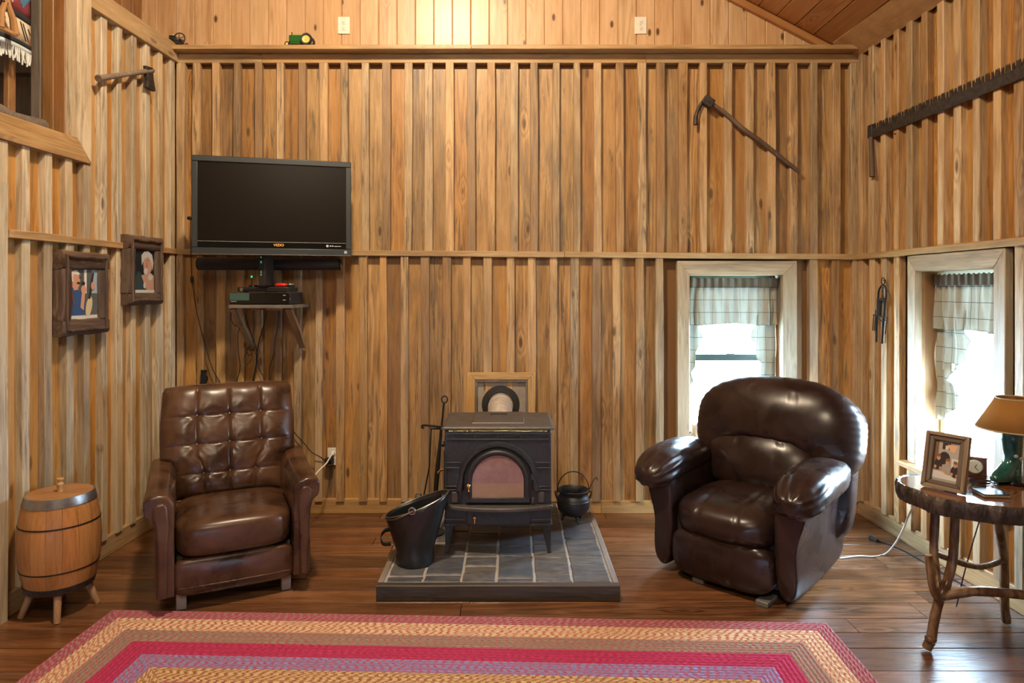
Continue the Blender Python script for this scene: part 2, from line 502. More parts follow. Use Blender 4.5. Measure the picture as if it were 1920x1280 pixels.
# ---- back wall
wb = sheet('wall_back', [(-2.7, WB['x0'], -0.02, 3.1), (WB['x1'], 2.75, -0.02, 3.1), (WB['x0'], WB['x1'], -0.02, WB['z0']-0.02), (WB['x0'], WB['x1'], WB['z1'], 3.1)], 0.02, 0.16, M['backing'], (0, YB, 0), 0)
wb['label'] = 'back wall of rough boards and battens behind the stove'; wb['category'] = 'wall'
up_px = [343, 372, 409, 448, 488, 528, 570, 609, 648, 686.5, 726.5, 767, 805, 844, 884, 921.5, 964, 1001, 1042, 1081, 1119.5, 1161, 1202, 1237, 1279, 1316, 1362, 1403, 1443, 1484, 1522, 1564, 1598]
lo_px = [342, 380, 418, 455, 488, 524, 561, 600, 640, 683, 720, 760, 798, 838, 876, 915, 957, 997, 1037, 1076, 1117, 1154, 1197, 1234, 1274, 1313, 1353, 1393, 1433, 1475, 1521, 1562, 1602]
def px2x(p): return (p-HX)*YB/F
def tier(parent, cents, z0f, z1f, bmat, tmat, lo, hi, hole=None, top_gap=0.03):
    """boards behind and battens in front, between z0f(x) and z1f(x); hole=(ox0,ox1,oz0,oz1)"""
    def put(name, mat, a, b, za, zb, y0, y1, rough, cham):
        if callable(mat): mat = mat((a+b)/2)
        segs = [(za, zb)]
        if hole and b > hole[0]+0.004 and a < hole[1]-0.004:
            segs = [(za, min(zb, hole[2])), (max(za, hole[3]), zb)]
            if a < hole[0]: pass
        for (p, q) in segs:
            if q-p > 0.03: plank(parent, name, mat, a, b, p, q, y0, y1, rough, cham=cham)
    edges = [lo]+[c for c in cents]+[hi]
    for i in range(len(edges)-1):
        a, b = edges[i], edges[i+1]
        if b-a < 0.03: continue
        xm = (a+b)/2
        j = random.uniform(0, 0.008)
        put('board', bmat, a+0.001, b-0.001, z0f(xm), z1f(xm)-top_gap, 0.0+j*0.5, 0.02, 0.001, 0.002)
    for c in cents:
        w = random.uniform(0.045, 0.058)
        a, b = c-w/2, c+w/2
        if hole and a < hole[1] and b > hole[0]:
            if a < hole[0] and hole[0]-a > 0.02: b = hole[0]
            elif b > hole[1] and b-hole[1] > 0.02: a = hole[1]
        put('batten', tmat, a, b, z0f(c), z1f(c), -0.034-random.uniform(0, 0.006), 0.004, 0.003, 0.003)
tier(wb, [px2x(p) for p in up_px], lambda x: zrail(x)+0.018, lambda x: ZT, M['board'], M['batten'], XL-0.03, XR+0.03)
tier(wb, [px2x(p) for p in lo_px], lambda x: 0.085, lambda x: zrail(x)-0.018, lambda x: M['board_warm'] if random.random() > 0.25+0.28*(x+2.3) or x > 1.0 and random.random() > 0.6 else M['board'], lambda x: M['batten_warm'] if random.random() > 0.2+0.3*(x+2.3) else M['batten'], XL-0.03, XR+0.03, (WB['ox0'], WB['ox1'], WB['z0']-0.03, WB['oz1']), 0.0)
tl = math.atan2(1.762-1.727, XR-XL)
plank(wb, 'mid_rail', M['trim'], XL, 0.35, zrail((XL+.35)/2)-0.019, zrail((XL+.35)/2)+0.019, -0.050, 0.0, 0.0015, 6, True, tl)
plank(wb, 'mid_rail', M['trim'], 0.352, XR, zrail((XR+.35)/2)-0.019, zrail((XR+.35)/2)+0.019, -0.050, 0.0, 0.0015, 6, True, tl)
plank(wb, 'top_rail', M['trim'], XL-0.02, -1.68, ZT, ZT+0.064, -0.034, 0.02, 0.001, 4, True)
plank(wb, 'top_rail', M['trim'], -1.678, 0.9, ZT, ZT+0.064, -0.034, 0.02, 0.001, 4, True)
plank(wb, 'top_rail', M['trim'], 0.902, XR, ZT, ZT+0.064, -0.034, 0.02, 0.001, 4, True)
for a, b in ((XL-0.02, -0.27), (-0.268, XR-0.01)):
    plank(wb, 'shelf_board', M['trim'], a, b, 3.094, 3.123, -0.115, 0.06, 0.001, 5, True)
bb = MB
for a, b, zt in ((XL, -0.66, 0.098), (-0.658, 0.6, 0.094), (0.602, XR, 0.085)):
    plank(wb, 'baseboard', M['trim_warm'], a, b, 0.0, zt, -0.022, 0.02, 0.001, 4, True)

# ---- left wall: local x points away from the camera, 0 at the corner
UO = left_u(3.433)                           # right side of the loft opening
ZO = 2.30
wl = sheet('wall_left', [(-7.2, 0.06, -0.02, 2.18), (UO+0.02, 0.06, 2.18, 3.10), (-2.35, UO+0.02, 2.18, 2.29), (-7.2, -2.35, 2.18, 5.4)], 0.02, 0.12, M['backing'], (XL, YB, 0), RZL)
wl['label'] = 'left wall of pale boards and battens with the framed pictures'; wl['category'] = 'wall'
cl = []
u = -0.085
while u > -1.95:
    cl.append(u); u -= random.uniform(0.132, 0.146)
cl = cl[::-1]
u_c0, u_c1 = left_u(3.433), left_u(3.542)    # casing beside the opening
zl = 1.762
tier(wl, [c for c in cl if c > u_c1+0.01], lambda x: zl+0.018, lambda x: ZT, M['board_left'], M['batten_pale'], u_c1, -0.004, None, 0.0)
tier(wl, [c for c in cl if c <= u_c1+0.01], lambda x: zl+0.018, lambda x: 2.19, M['board_left'], M['batten_pale'], -1.95, u_c1, None, 0.0)
u_door = left_u(2.99)
tier(wl, [c for c in cl if c > u_door], lambda x: 0.105, lambda x: zl-0.018, M['board_left'], M['batten_pale'], u_door, -0.004, None, 0.0)
plank(wl, 'mid_rail', M['trim'], u_door, -0.04, zl-0.019, zl+0.019, -0.050, 0.0, 0.0015, 6, True)
plank(wl, 'top_trim', M['trim'], u_c1-0.002, 0.0, ZT, ZT+0.118, -0.05, 0.02, 0.001, 5, True)
plank(wl, 'ledge_board', M['trim_dark'], u_c1-0.002, 0.0, ZT+0.09, ZT+0.118, 0.02, 0.14, 0.001, 3, True)
mitred(wl, 'opening_casing', M['batten_pale'], [(u_c0, ZO), (u_c1, 2.182), (u_c1, 4.6), (u_c0, 4.6)], -0.05, 0.02)
mitred(wl, 'opening_casing', M['trim'], [(-2.4, 2.182), (u_c1, 2.182), (u_c0, ZO), (-2.4, ZO)], -0.05, 0.02)
plank(wl, 'opening_jamb', M['trim_dark'], u_c0, u_c0+0.03, 2.29, 4.6, 0.02, 0.075, 0.001, 3)
plank(wl, 'opening_jamb', M['trim_dark'], u_c0-0.006, u_c0+0.03, 2.29, 4.6, 0.077, 0.135, 0.001, 3)
plank(wl, 'opening_post', M['weathered'], u_c0-0.012, u_c0+0.03, 2.29, 4.6, 0.14, 0.19, 0.003, 4)
MB().bx(-2.4, UO, 0.02, 0.30, 2.27, 2.292).build('opening_sill', M['trim_dark'], wl, smooth=None)
for a, b in ((u_door, -0.9), (-0.898, -0.02)):
    plank(wl, 'baseboard', M['trim'], a, b, 0.0, 0.108, -0.024, 0.02, 0.001, 4, True)
plank(wl, 'door_casing', M['batten_pale'], left_u(2.86), u_door, 0.0, 1.99, -0.045, 0.02, 0.002, 4)

d1 = link('door_1', None, None, wall_world('left', left_u(2.42), 0, 0), (0, 0, RZL)); struct(d1, 'plank door in the left wall beside the barrel', 'door')
for k in range(6):
    plank(d1, 'door_plank', M['trim'], -0.43+k*0.1435, -0.43+(k+1)*0.1435-0.003, 0.01, 1.95, -0.02, 0.018, 0.0005, 2)
for zz in (0.25, 1.6): plank(d1, 'door_ledge', M['trim_warm'], -0.40, 0.40, zz, zz+0.12, -0.042, -0.02, 0.001, 2, True)
# ---- right wall: local x points towards the camera, 0 at the corner
wr = sheet('wall_right', [(-0.1, WR['x0'], -0.02, 3.1), (WR['x1'], 7.2, -0.02, 3.1), (WR['x0'], WR['x1'], -0.02, WR['z0']-0.02), (WR['x0'], WR['x1'], WR['z1'], 3.1)], 0.02, 0.17, M['backing'], (XR, YB, 0), RZR)
wr['label'] = 'right wall of boards and battens under the sloping ceiling'; wr['category'] = 'wall'
cr = []
u = 0.075
while u < 2.6:
    cr.append(u); u += random.uniform(0.124, 0.138)
zr = 1.727
tier(wr, cr, lambda x: zr+0.018, lambda x: 3.08, M['board_warm'], M['batten'], 0.004, 2.65, None, 0.0)
tier(wr, cr, lambda x: 0.105, lambda x: zr-0.018, M['board_warm'], M['batten'], 0.004, 2.65, (WR['ox0'], WR['ox1'], WR['z0']-0.03, WR['oz1']), 0.0)
plank(wr, 'mid_rail', M['trim'], 0.04, 2.65, zr-0.019, zr+0.019, -0.050, 0.0, 0.0015, 6, True)
for a, b in ((0.02, 0.95), (0.952, 2.65)):
    plank(wr, 'baseboard', M['trim'], a, b, 0.0, 0.112, -0.024, 0.02, 0.001, 4, True)

# ---- casings and jambs of both windows
def casing(wall, W, deep, jm):
    x0, x1, z0, z1, a, b, t = W['x0'], W['x1'], W['z0'], W['z1'], W['ox0'], W['ox1'], W['oz1']
    mitred(wall, 'window_casing', M['trim_grey'], [(a, t), (b, t), (x1, z1), (x0, z1)], -0.042, 0.0)
    mitred(wall, 'window_casing', M['trim_grey'], [(a, z0), (x0, z0), (x0, z1), (a, t)], -0.042, 0.0)
    mitred(wall, 'window_casing', M['trim_grey'], [(x1, z0), (b, z0), (b, t), (x1, z1)], -0.042, 0.0)
    plank(wall, 'window_jamb', jm, x0-0.02, x0, z0, z1, -0.01, deep, 0.0005, 2)
    plank(wall, 'window_jamb', M['weathered'], x1, x1+0.02, z0, z1, -0.01, deep, 0.0005, 2)
    plank(wall, 'window_head', M['trim'], x0-0.02, x1+0.02, z1, z1+0.02, -0.01, deep, 0.0005, 2, True)
    plank(wall, 'window_sill', M['trim'], a-0.03, b+0.03, z0-0.028, z0, -0.085, 0.0, 0.001, 2, True)
    plank(wall, 'window_stool', M['trim'], x0, x1, z0-0.028, z0, 0.0, deep, 0.0005, 2, True)
    plank(wall, 'window_apron', M['trim'], a+0.01, b-0.01, z0-0.10, z0-0.03, -0.04, 0.0, 0.001, 2, True)
casing(wb, WB, 0.16, M['weathered'])
casing(wr, WR, 0.17, M['trim_dark'])

M['sash'] = plain('green_grey_sash', (0.035, 0.06, 0.052), 0.4)
M['sash_white'] = plain('white_sash', (0.66, 0.70, 0.66), 0.4)
def glass_mat():
    t = NT('window_glass')
    out = t.n['Material Output']
    tr = t.new('ShaderNodeBsdfTransparent'); tr.inputs[0].default_value = (0.96, 0.985, 0.98, 1)
    gl = t.new('ShaderNodeBsdfGlossy'); gl.inputs['Roughness'].default_value = 0.02
    mx = t.new('ShaderNodeMixShader'); mx.inputs[0].default_value = 0.05
    t.lk(tr.outputs[0], mx.inputs[1]); t.lk(gl.outputs[0], mx.inputs[2]); t.lk(mx.outputs[0], out.inputs[0])
    return t.mat
M['glass'] = glass_mat()
def sash(name, side, W, y, mat, zmid, label):
    x0, x1, z0, z1 = W['x0'], W['x1'], W['z0'], W['z1']
    o = link(name, None, None, wall_world(side, (x0+x1)/2, z0, 0), (0, 0, RZ[side]))
    struct(o, label, 'window')
    h = (x1-x0)/2; H = z1-z0; zm = zmid-z0
    for s in (-1, 1):
        MB().bx(s*h, s*(h-0.035), y-0.02, y+0.03, 0, H).build('stile', mat, o, bevel=0.003, smooth=30)
    MB().bx(-h+0.035, h-0.035, y-0.02, y+0.03, 0, 0.04).build('bottom_rail', mat, o, bevel=0.003, smooth=30)
    MB().bx(-h+0.035, h-0.035, y-0.02, y+0.03, H-0.035, H).build('top_rail', mat, o, bevel=0.003, smooth=30)
    r = MB().bx(-h+0.035, h-0.035, y-0.03, y+0.03, zm-0.024, zm+0.022).build('meeting_rail', mat, o, bevel=0.003, smooth=30)
    MB().bx(-0.03, 0.03, y-0.045, y-0.03, zm+0.012, zm+0.028).build('sash_lock', mat, r, bevel=0.004, smooth=30)
    MB().bx(-h+0.035, h-0.035, y+0.004, y+0.008, 0.04, zm-0.024).build('lower_pane', M['glass'], o, smooth=None)
    MB().bx(-h+0.035, h-0.035, y+0.012, y+0.016, zm+0.022, H-0.035).build('upper_pane', M['glass'], o, smooth=None)
    return o
sash('window_1', 'back', WB, 0.115, M['sash'], 1.5-(669-HY)/F*4.55, 'double-hung window behind the dark overstuffed recliner')
sash('window_2', 'right', WR, 0.125, M['sash_white'], 1.5-(693-HY)/F*3.55, 'double-hung window in the right wall behind the lamp')
for nm, side, W in (('window_portal_back', 'back', WB), ('window_portal_right', 'right', WR)):
    d = bpy.data.lights.new(nm, 'AREA'); d.shape = 'RECTANGLE'
    d.size = W['x1']-W['x0']; d.size_y = W['z1']-W['z0']; d.cycles.is_portal = True
    o = link(nm, d, None, wall_world(side, (W['x0']+W['x1'])/2, (W['z0']+W['z1'])/2, -0.155))
    n = Vector((math.sin(RZ[side]), -math.cos(RZ[side]), 0))
    o.rotation_euler = n.to_track_quat('-Z', 'Y').to_euler()

# ---- upper back wall (smooth pine boards), loft wall on the left, ceiling
YG = 4.50
def zc(x): return 3.168 + 0.52*(2.19-x)          # underside of the right ceiling slope
XRIDGE = -1.2
gb = MB().bx(-3.6, 2.8, 0.012, 0.10, 3.0, 5.6).build('wall_gable', M['backing'], None, (0, YG, 0), smooth=None)
struct(gb, 'smooth knotty pine boarding above the long shelf', 'wall')
x = -2.56
while x < 2.32:
    w = 0.1265
    xm = x+w/2
    plank(gb, 'pine_board', M['pine'], x+0.0007, x+w-0.0007, 3.05, min(zc(max(x, XRIDGE))+0.02, 4.6), 0.0, 0.013, 0.0002, 1, cham=0.005)
    x += w
lw = MB().bx(-2.0, 0.0, 0.0, 0.1, 3.0, 5.6).build('wall_loft', M['backing'], None, (-2.555, YG, 0), (0, 0, R(90)), smooth=None)
struct(lw, 'dark boards of the loft side above the left wall', 'wall')
for k in range(7):
    plank(lw, 'loft_board', M['trim_dark'], -0.12*(k+1)+0.004, -0.12*k-0.004, 3.05, 4.6, -0.02, 0.0, 0.001, 2)
# ceiling: right slope with planks along the room, left slope as a plain slab
def slope_slab(name, xa, za, xb, zb):
    m = MB()
    m.prism([(xa, za+0.03), (xb, zb+0.03), (xb, zb+0.13), (xa, za+0.13)], -2.8, 4.62, 'y')
    return m
ce = slope_slab('ceiling', 2.75, zc(2.75), XRIDGE, zc(XRIDGE)).build('ceiling', M['ceiling'], smooth=None)
struct(ce, 'sloping plank ceiling over the right wall', 'ceiling')
ceb = slope_slab('ceiling', XRIDGE, zc(XRIDGE), -3.7, zc(XRIDGE)-0.52*2.5).build('ceiling', M['ceiling'], smooth=None)
struct(ceb, 'far sloping plank ceiling over the loft', 'ceiling')
ang = math.atan(0.52)
for k in range(12):
    w = 0.142
    s0 = 0.03+k*w
    xm = 2.34-(s0+w/2)*math.cos(ang); zm = zc(2.34)+(s0+w/2)*math.sin(ang)
    o = plank_mesh('plank', 3.1, w-0.002, 0.016, 0.0002, 1, 0.005).build('ceiling_plank', M['ceiling'], ce, (xm, 2.94, zm+0.016), smooth=30)
    # local z -> world y, local -y (face) -> down the slope normal
    nrm = Vector((-math.sin(ang), 0, -math.cos(ang)))
    yv = -nrm; zv = Vector((0, 1, 0)); xv = yv.cross(zv)
    o.rotation_euler = Matrix((xv, yv, zv)).transposed().to_euler()
# cove board between right wall and ceiling, gable trim along the ceiling
m = MB(); p0 = (XR-0.03, 3.068); p1 = (2.17, zc(2.17)-0.004)
L = 3.2
pr = [(p0[0], p0[1]), (p1[0], p1[1]), (p1[0]+0.012, p1[1]+0.018), (p0[0]+0.012, p0[1]+0.018)]
cx = (p0[0]+p1[0])/2; cz = (p0[1]+p1[1])/2
vs = []
for yy, sh in ((YB, 0.0), (YB-L, KR*L)):
    vs += [(q[0]+sh, yy, q[1]) for q in pr]
m.add(vs, [(0,1,2,3), (7,6,5,4), (0,4,5,1), (1,5,6,2), (2,6,7,3), (3,7,4,0)])
o = m.build('cove_board', wood('cove_wood', [(0.26, 0.14, 0.055), (0.44, 0.25, 0.105), (0.55, 0.35, 0.165)], [(1, 1, 1)], axis='z', grain=(30, 1.6, 30), knots=0.4, stain=0.2), ce, smooth=None)
L2 = 3.2
o = plank_mesh('trim', L2, 0.045, 0.03, 0.0005, 2, 0.003).build('gable_trim', M['ceiling'], ce, (2.26-L2/2*math.cos(ang), YG-0.02, zc(2.26)+L2/2*math.sin(ang)-0.026), (0, -PI/2+ang, 0), smooth=30)
# room behind the camera, loft beyond the opening
rw = MB().bx(-3.7, 3.0, -2.9, -2.75, 0, 5.6).build('wall_rear', M['board'], smooth=None); struct(rw, 'wall behind the viewer', 'wall')
le = MB().bx(-3.9, -3.75, -2.8, 4.7, 0, 5.6).bx(-3.75, -2.6, 4.6, 4.7, 0, 5.6).build('wall_far_left', M['trim_dark'], smooth=None); struct(le, 'dark wall beyond the loft opening', 'wall')
lf = MB().bx(-3.75, -2.5, -2.8, 4.6, 1.9, 2.0).build('floor_loft', M['trim_dark'], smooth=None); struct(lf, 'loft floor beyond the opening', 'floor')

# ---- outside
gnd = NT('bright_lawn'); gz = gnd.noise(gnd.obj(), 3.0, 6.0)
gnd.set(**{'Base Color': gnd.ramp(gz, [(0.35, (0.52, 0.56, 0.46)), (0.7, (0.68, 0.70, 0.62))]), 'Roughness': 0.9})
og = MB().bx(-3, 24, 4.75, 30, -0.6, -0.5).bx(2.75, 24, -8, 4.75, -0.6, -0.5).build('ground_outside', gnd.mat, smooth=None); struct(og, 'pale bright ground outside the windows', 'ground')
M['trunk'] = plain('tree_bark', (0.08, 0.07, 0.06), 0.9, var=0.4, vscale=12, bump=0.5)
lfm = NT('pale_leaves'); lfm.set(**{'Base Color': (0.06, 0.085, 0.04), 'Roughness': 0.7}); M['leaf'] = lfm.mat
def tree(x, y, h, r, label):
    t = thing('tree', label, 'tree', (x, y, -0.5), group='trees outside the right window')
    MB().tube(spline([(0, 0, 0), (0.06, 0.02, h*0.3), (-0.03, 0.05, h*0.65), (0.05, 0, h)]), [0.16-0.10*i/18 for i in range(19)], 8).build('trunk', M['trunk'], t)
    m = MB()
    for k in range(420):
        a = random.uniform(0, 2*PI); q = random.random()**0.5*r; zz = random.uniform(0.16, 1.05)*h
        c = Vector((q*math.cos(a), q*math.sin(a), zz)); s_ = random.uniform(0.06, 0.14)
        e = Euler((random.uniform(-1, 1), random.uniform(-1, 1), random.uniform(0, 6))).to_matrix()
        m.add([c+e @ Vector(p) for p in ((-s_, 0, 0), (0, -s_*0.5, 0.02), (s_, 0, 0), (0, s_*0.5, 0.02))], [(0, 1, 2, 3)])
    o = m.build('foliage', M['leaf'], t, smooth=None); o['kind'] = 'stuff'
tree(6.2, 8.6, 5.2, 1.3, 'leafy tree seen through the right window, nearest the curtain')
tree(9.6, 7.0, 6.0, 1.5, 'leafy tree seen through the right window, nearest the lamp')
# ------------------------------------------------------------------ shared object materials
M['leather'] = leather('brown_leather', (0.034, 0.015, 0.008), (0.105, 0.048, 0.024), 0.28)
M['leather2'] = leather('dark_brown_leather', (0.016, 0.008, 0.007), (0.031, 0.015, 0.012), 0.28)
M['iron'] = plain('black_cast_iron', (0.024, 0.024, 0.026), 0.46, 0.0, 0.5, var=0.35, vscale=60, bump=0.15)
M['iron_top'] = plain('grey_worn_iron', (0.085, 0.075, 0.07), 0.5, 0.3, 0.5, var=0.25, vscale=25, bump=0.1)
M['black_enamel'] = plain('black_painted_steel', (0.012, 0.014, 0.016), 0.3, 0.0, 0.6, var=0.3, vscale=14)
M['wrought'] = plain('wrought_iron', (0.02, 0.018, 0.017), 0.5, 0.4, 0.5, var=0.3, vscale=50)
M['brass'] = plain('brass', (0.80, 0.56, 0.22), 0.22, 1.0)
M['steel'] = plain('grey_steel', (0.33, 0.32, 0.31), 0.35, 0.9, var=0.2, vscale=30)
M['galv'] = plain('galvanised_pipe', (0.62, 0.57, 0.53), 0.5, 0.5, var=0.18, vscale=22, bump=0.1)
M['rust'] = plain('old_tool_steel', (0.055, 0.045, 0.04), 0.6, 0.5, var=0.5, vscale=40, bump=0.3)
M['plastic'] = plain('black_plastic', (0.012, 0.013, 0.014), 0.35)
M['plastic_soft'] = plain('matt_black_plastic', (0.02, 0.02, 0.022), 0.55)
M['white_plastic'] = plain('ivory_plastic', (0.72, 0.68, 0.58), 0.4)
M['cord_white'] = plain('white_cord', (0.75, 0.72, 0.66), 0.5)
M['tool_handle'] = wood('old_tool_handle', [(0.045, 0.025, 0.015), (0.11, 0.068, 0.042), (0.19, 0.13, 0.09)], [(1, 1, 1)], rough=0.6, knots=0.2, stain=0.3)
M['grey_handle'] = wood('grey_tool_handle', [(0.10, 0.07, 0.05), (0.20, 0.15, 0.11), (0.30, 0.23, 0.17)], [(1, 1, 1)], rough=0.6, knots=0.2, stain=0.3, axis='x')

# ------------------------------------------------------------------ hearth
HZ = 0.077
hx0, hx1, hy0, hy1 = -0.656, 0.522, 3.165, YB-0.024
h = thing('stone_hearth', 'low grey slate hearth with dark timber edging under the stove', 'hearth', (0, 0, 0))
MB().bx(hx0+0.02, hx1-0.02, hy0+0.02, hy1, 0.0, HZ-0.007).build('mortar_bed', plain('pale_mortar', (0.34, 0.31, 0.28), 0.9, var=0.2, vscale=40, bump=0.3), h, smooth=None)
dk = wood('dark_edging_timber', [(0.02, 0.015, 0.012), (0.05, 0.038, 0.03), (0.09, 0.07, 0.055)], [(1, 1, 1)], rough=0.5, knots=0.3, stain=0.2)
plank_mesh('edge', hx1-hx0, HZ+0.001, 0.035, 0.001, 5, 0.004).build('edge_timber', dk, h, ((hx0+hx1)/2, hy0+0.0175, HZ/2+0.0005), (0, PI/2, 0), smooth=30)
gk = wood('grey_edging_timber', [(0.10, 0.08, 0.065), (0.2, 0.165, 0.135), (0.3, 0.25, 0.21)], [(1, 1, 1)], rough=0.55, knots=0.3, stain=0.3)
for xx in (hx0+0.014, hx1-0.014):
    o = plank_mesh('edge', hy1-hy0-0.036, HZ+0.001, 0.028, 0.001, 5, 0.004).build('edge_timber', gk, h, (xx, (hy0+hy1)/2+0.018, HZ/2+0.0005), smooth=30)
    o.rotation_euler = (0, PI/2, PI/2)
sl = NT('slate')
co = sl.obj(); rn = sl.rand()
cbv = sl.new('ShaderNodeCombineXYZ'); sl.lk(sl.math('MULTIPLY', rn, 40.0), cbv.inputs[0])
co2 = sl.vmath('ADD', co, cbv.outputs[0])
n1 = sl.noise(sl.vmath('MULTIPLY', co2, (9, 22, 9)), 1.0, 6.0, 1.2); n2 = sl.noise(co2, 3.0, 3.0)
colr = sl.ramp(n1, [(0.3, (0.060, 0.060, 0.066)), (0.7, (0.135, 0.130, 0.132))])
colr = sl.mix(1.0, colr, sl.ramp(rn, [(0.0, (1, 1, 1)), (0.25, (0.8, 0.86, 0.95)), (0.5, (1.15, 1.08, 1.0)), (0.75, (0.9, 0.92, 0.98))], 'CONSTANT'), 'MULTIPLY')
sl.set(**{'Base Color': colr, 'Roughness': sl.maprange(n2, 0.3, 0.7, 0.34, 0.55), 'Specular IOR Level': 0.5}); sl.bump(n1, 0.45, 0.012)
M['slate'] = sl.mat
def zy(zy_): # depth on the hearth top of a zoomed row
    return (CAMZ-HZ)*F/(680+zy_/2.667-HY)
cols_x = [-0.622, -0.439, -0.250, -0.076, 0.113, 0.300, 0.490]
rows_z = [[1062, 975, 905, 850, 800], [1057, 965, 900, 840, 800], [1012, 965, 905, 850, 800], [1070, 965, 910, 820], [1050, 967, 905, 835, 790], [1003, 963, 878, 836, 790]]
for i, rz_ in enumerate(rows_z):
    ys = [hy0+0.045]+[zy(q) for q in rz_]
    while ys[-1] < hy1-0.3: ys.append(ys[-1]+random.uniform(0.13, 0.22))
    ys.append(hy1-0.008)
    for a, b in zip(ys, ys[1:]):
        if b-a < 0.03: continue
        g = 0.006
        cx, cy = (cols_x[i]+cols_x[i+1])/2, (a+b)/2
        w2, d2 = (cols_x[i+1]-cols_x[i])/2-g, (b-a)/2-g
        pts = []
        for q in range(12):
            t_ = q/12*4
            k = int(t_); f_ = t_-k
            crn = [(-1, -1), (1, -1), (1, 1), (-1, 1)]
            p, n_ = crn[k], crn[(k+1) % 4]
            pts.append(((p[0]+(n_[0]-p[0])*f_)*w2+random.uniform(-.003, .003), (p[1]+(n_[1]-p[1])*f_)*d2+random.uniform(-.003, .003)))
        m = MB(); n = 12
        zt = random.uniform(0.009, 0.0125)
        vs = [(p[0], p[1], 0) for p in pts]+[(p[0], p[1], zt-0.003) for p in pts]+[(p[0]*(1-0.004/w2), p[1]*(1-0.004/d2), zt) for p in pts]
        fs = [tuple(2*n+j for j in range(n))]
        for L_ in (0, 1):
            fs += [(L_*n+j, L_*n+(j+1) % n, (L_+1)*n+(j+1) % n, (L_+1)*n+j) for j in range(n)]
        m.add(vs, fs)
        m.build('slate_tile', M['slate'], h, (cx, cy, HZ-0.0135), smooth=30)

# ------------------------------------------------------------------ wood stove
sx, sy = -0.076, 3.55
st = thing('wood_stove', 'black cast-iron wood stove with arched glass door on slate hearth', 'stove', (sx, sy, HZ))
Z = lambda z: z-HZ
def arch(r, zs, zb, n=24, w=None):
    w = w or r
    return [(-w, zb)]+[(-r*math.cos(PI*k/n), zs+r*math.sin(PI*k/n)) for k in range(n+1)]+[(w, zb)]
def arch_band(ro, ri, zs, zb, y0, y1, flare=0.0, n=24):
    A, B = arch(ro, zs, zb, n), arch(ri, zs, zb, n)
    if flare:
        A[0] = (A[0][0]-flare, zb); A[-1] = (A[-1][0]+flare, zb)
    m = MB(); k = len(A)
    yi = y0+ (y1-y0)*0.35
    vs = [(p[0], y1, p[1]) for p in A]+[(p[0], y0, p[1]) for p in [((a[0]*.75+b[0]*.25), (a[1]*.75+b[1]*.25)) for a, b in zip(A, B)]]+[(p[0], y0, p[1]) for p in [((a[0]*.3+b[0]*.7), (a[1]*.3+b[1]*.7)) for a, b in zip(A, B)]]+[(p[0], y1, p[1]) for p in B]
    fs = []
    for L_ in range(3):
        fs += [(L_*k+i, L_*k+i+1, (L_+1)*k+i+1, (L_+1)*k+i) for i in range(k-1)]
    fs += [(0, k, 2*k, 3*k), (k-1, 2*k-1, 3*k-1, 4*k-1)]
    m.add(vs, fs)
    return m
MB().bx(-0.288, 0.288, 0.0, 0.40, Z(0.24), Z(0.750)).build('body', M['iron'], st, bevel=0.006)
tp = MB()
tp.prism([(-0.306, -0.014), (0.306, -0.014), (0.306, 0.428), (-0.306, 0.428)], Z(0.750), Z(0.757), 'z')
tp.prism([(-0.302, -0.010), (0.302, -0.010), (0.302, 0.424), (-0.302, 0.424)], Z(0.757), Z(0.766), 'z', scale_b=0.965)
top = tp.build('top_plate', M['iron_top'], st, bevel=0.003)
MB().prism([(-0.149, 0.075), (0.146, 0.075), (0.146, 0.40), (-0.149, 0.40)], Z(0.765), Z(0.774), 'z', scale_b=0.96).build('griddle_lid', M['iron_top'], top, bevel=0.002)
MB().tube([(0.045*math.cos(PI*k/10), 0.30+0.012*math.sin(PI*k/10), Z(0.7745)) for k in range(11)], 0.0055, 6).build('lid_slot', M['iron'], top)
MB().bx(-0.265, 0.265, -0.005, 0.0, Z(0.7405), Z(0.746)).build('brass_strip', M['brass'], st, smooth=None)
fb = MB()
fb.bx(-0.288, 0.288, -0.008, 0.0, Z(0.722), Z(0.733)); fb.bx(-0.288, 0.288, -0.008, 0.0, Z(0.694), Z(0.700))
for xx in (-0.125, -0.002, 0.123): fb.bx(xx-0.003, xx+0.003, -0.007, 0.0, Z(0.70), Z(0.722))
for s_ in (-1, 1):
    fb.bx(s_*0.276, s_*0.288, -0.008, 0.0, Z(0.35), Z(0.722))
fb.build('front_moulding', M['iron'], st, bevel=0.002)
for zz, xa in ((0.572, 0.20), (0.543, 0.208), (0.443, 0.212), (0.425, 0.2)):
    for s_ in (-1, 1):
        MB().bx(s_*xa, s_*0.287, -0.010, 0.0, Z(zz)-0.004, Z(zz)+0.004).build('side_rib', M['iron'], st, bevel=0.002)
arch_band(0.214, 0.182, Z(0.473), Z(0.425), -0.030, 0.0, 0.02).build('arch_moulding', M['iron'], st, smooth=60)
door = MB().prism(arch(0.176, Z(0.474), Z(0.361)), -0.016, 0.0, 'y').build('door', M['iron'], st, bevel=0.003, smooth=40)
arch_band(0.172, 0.139, Z(0.474), Z(0.388), -0.028, -0.014).build('door_frame', M['iron'], door, smooth=60)
MB().bx(-0.172, 0.172, -0.026, -0.014, Z(0.361), Z(0.389)).build('door_rail', M['iron'], door, bevel=0.004)
dg = NT('ash_and_reflection_glass')
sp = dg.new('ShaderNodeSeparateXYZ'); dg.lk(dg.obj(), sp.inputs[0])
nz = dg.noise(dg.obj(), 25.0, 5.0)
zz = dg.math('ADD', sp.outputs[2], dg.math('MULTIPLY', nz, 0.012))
gcol = dg.mix(dg.maprange(zz, Z(0.463), Z(0.475), 0.0, 1.0, True), (0.30, 0.205, 0.145), (0.255, 0.155, 0.165))  # lilac-over-beige split paints a room reflection into the ash film colour
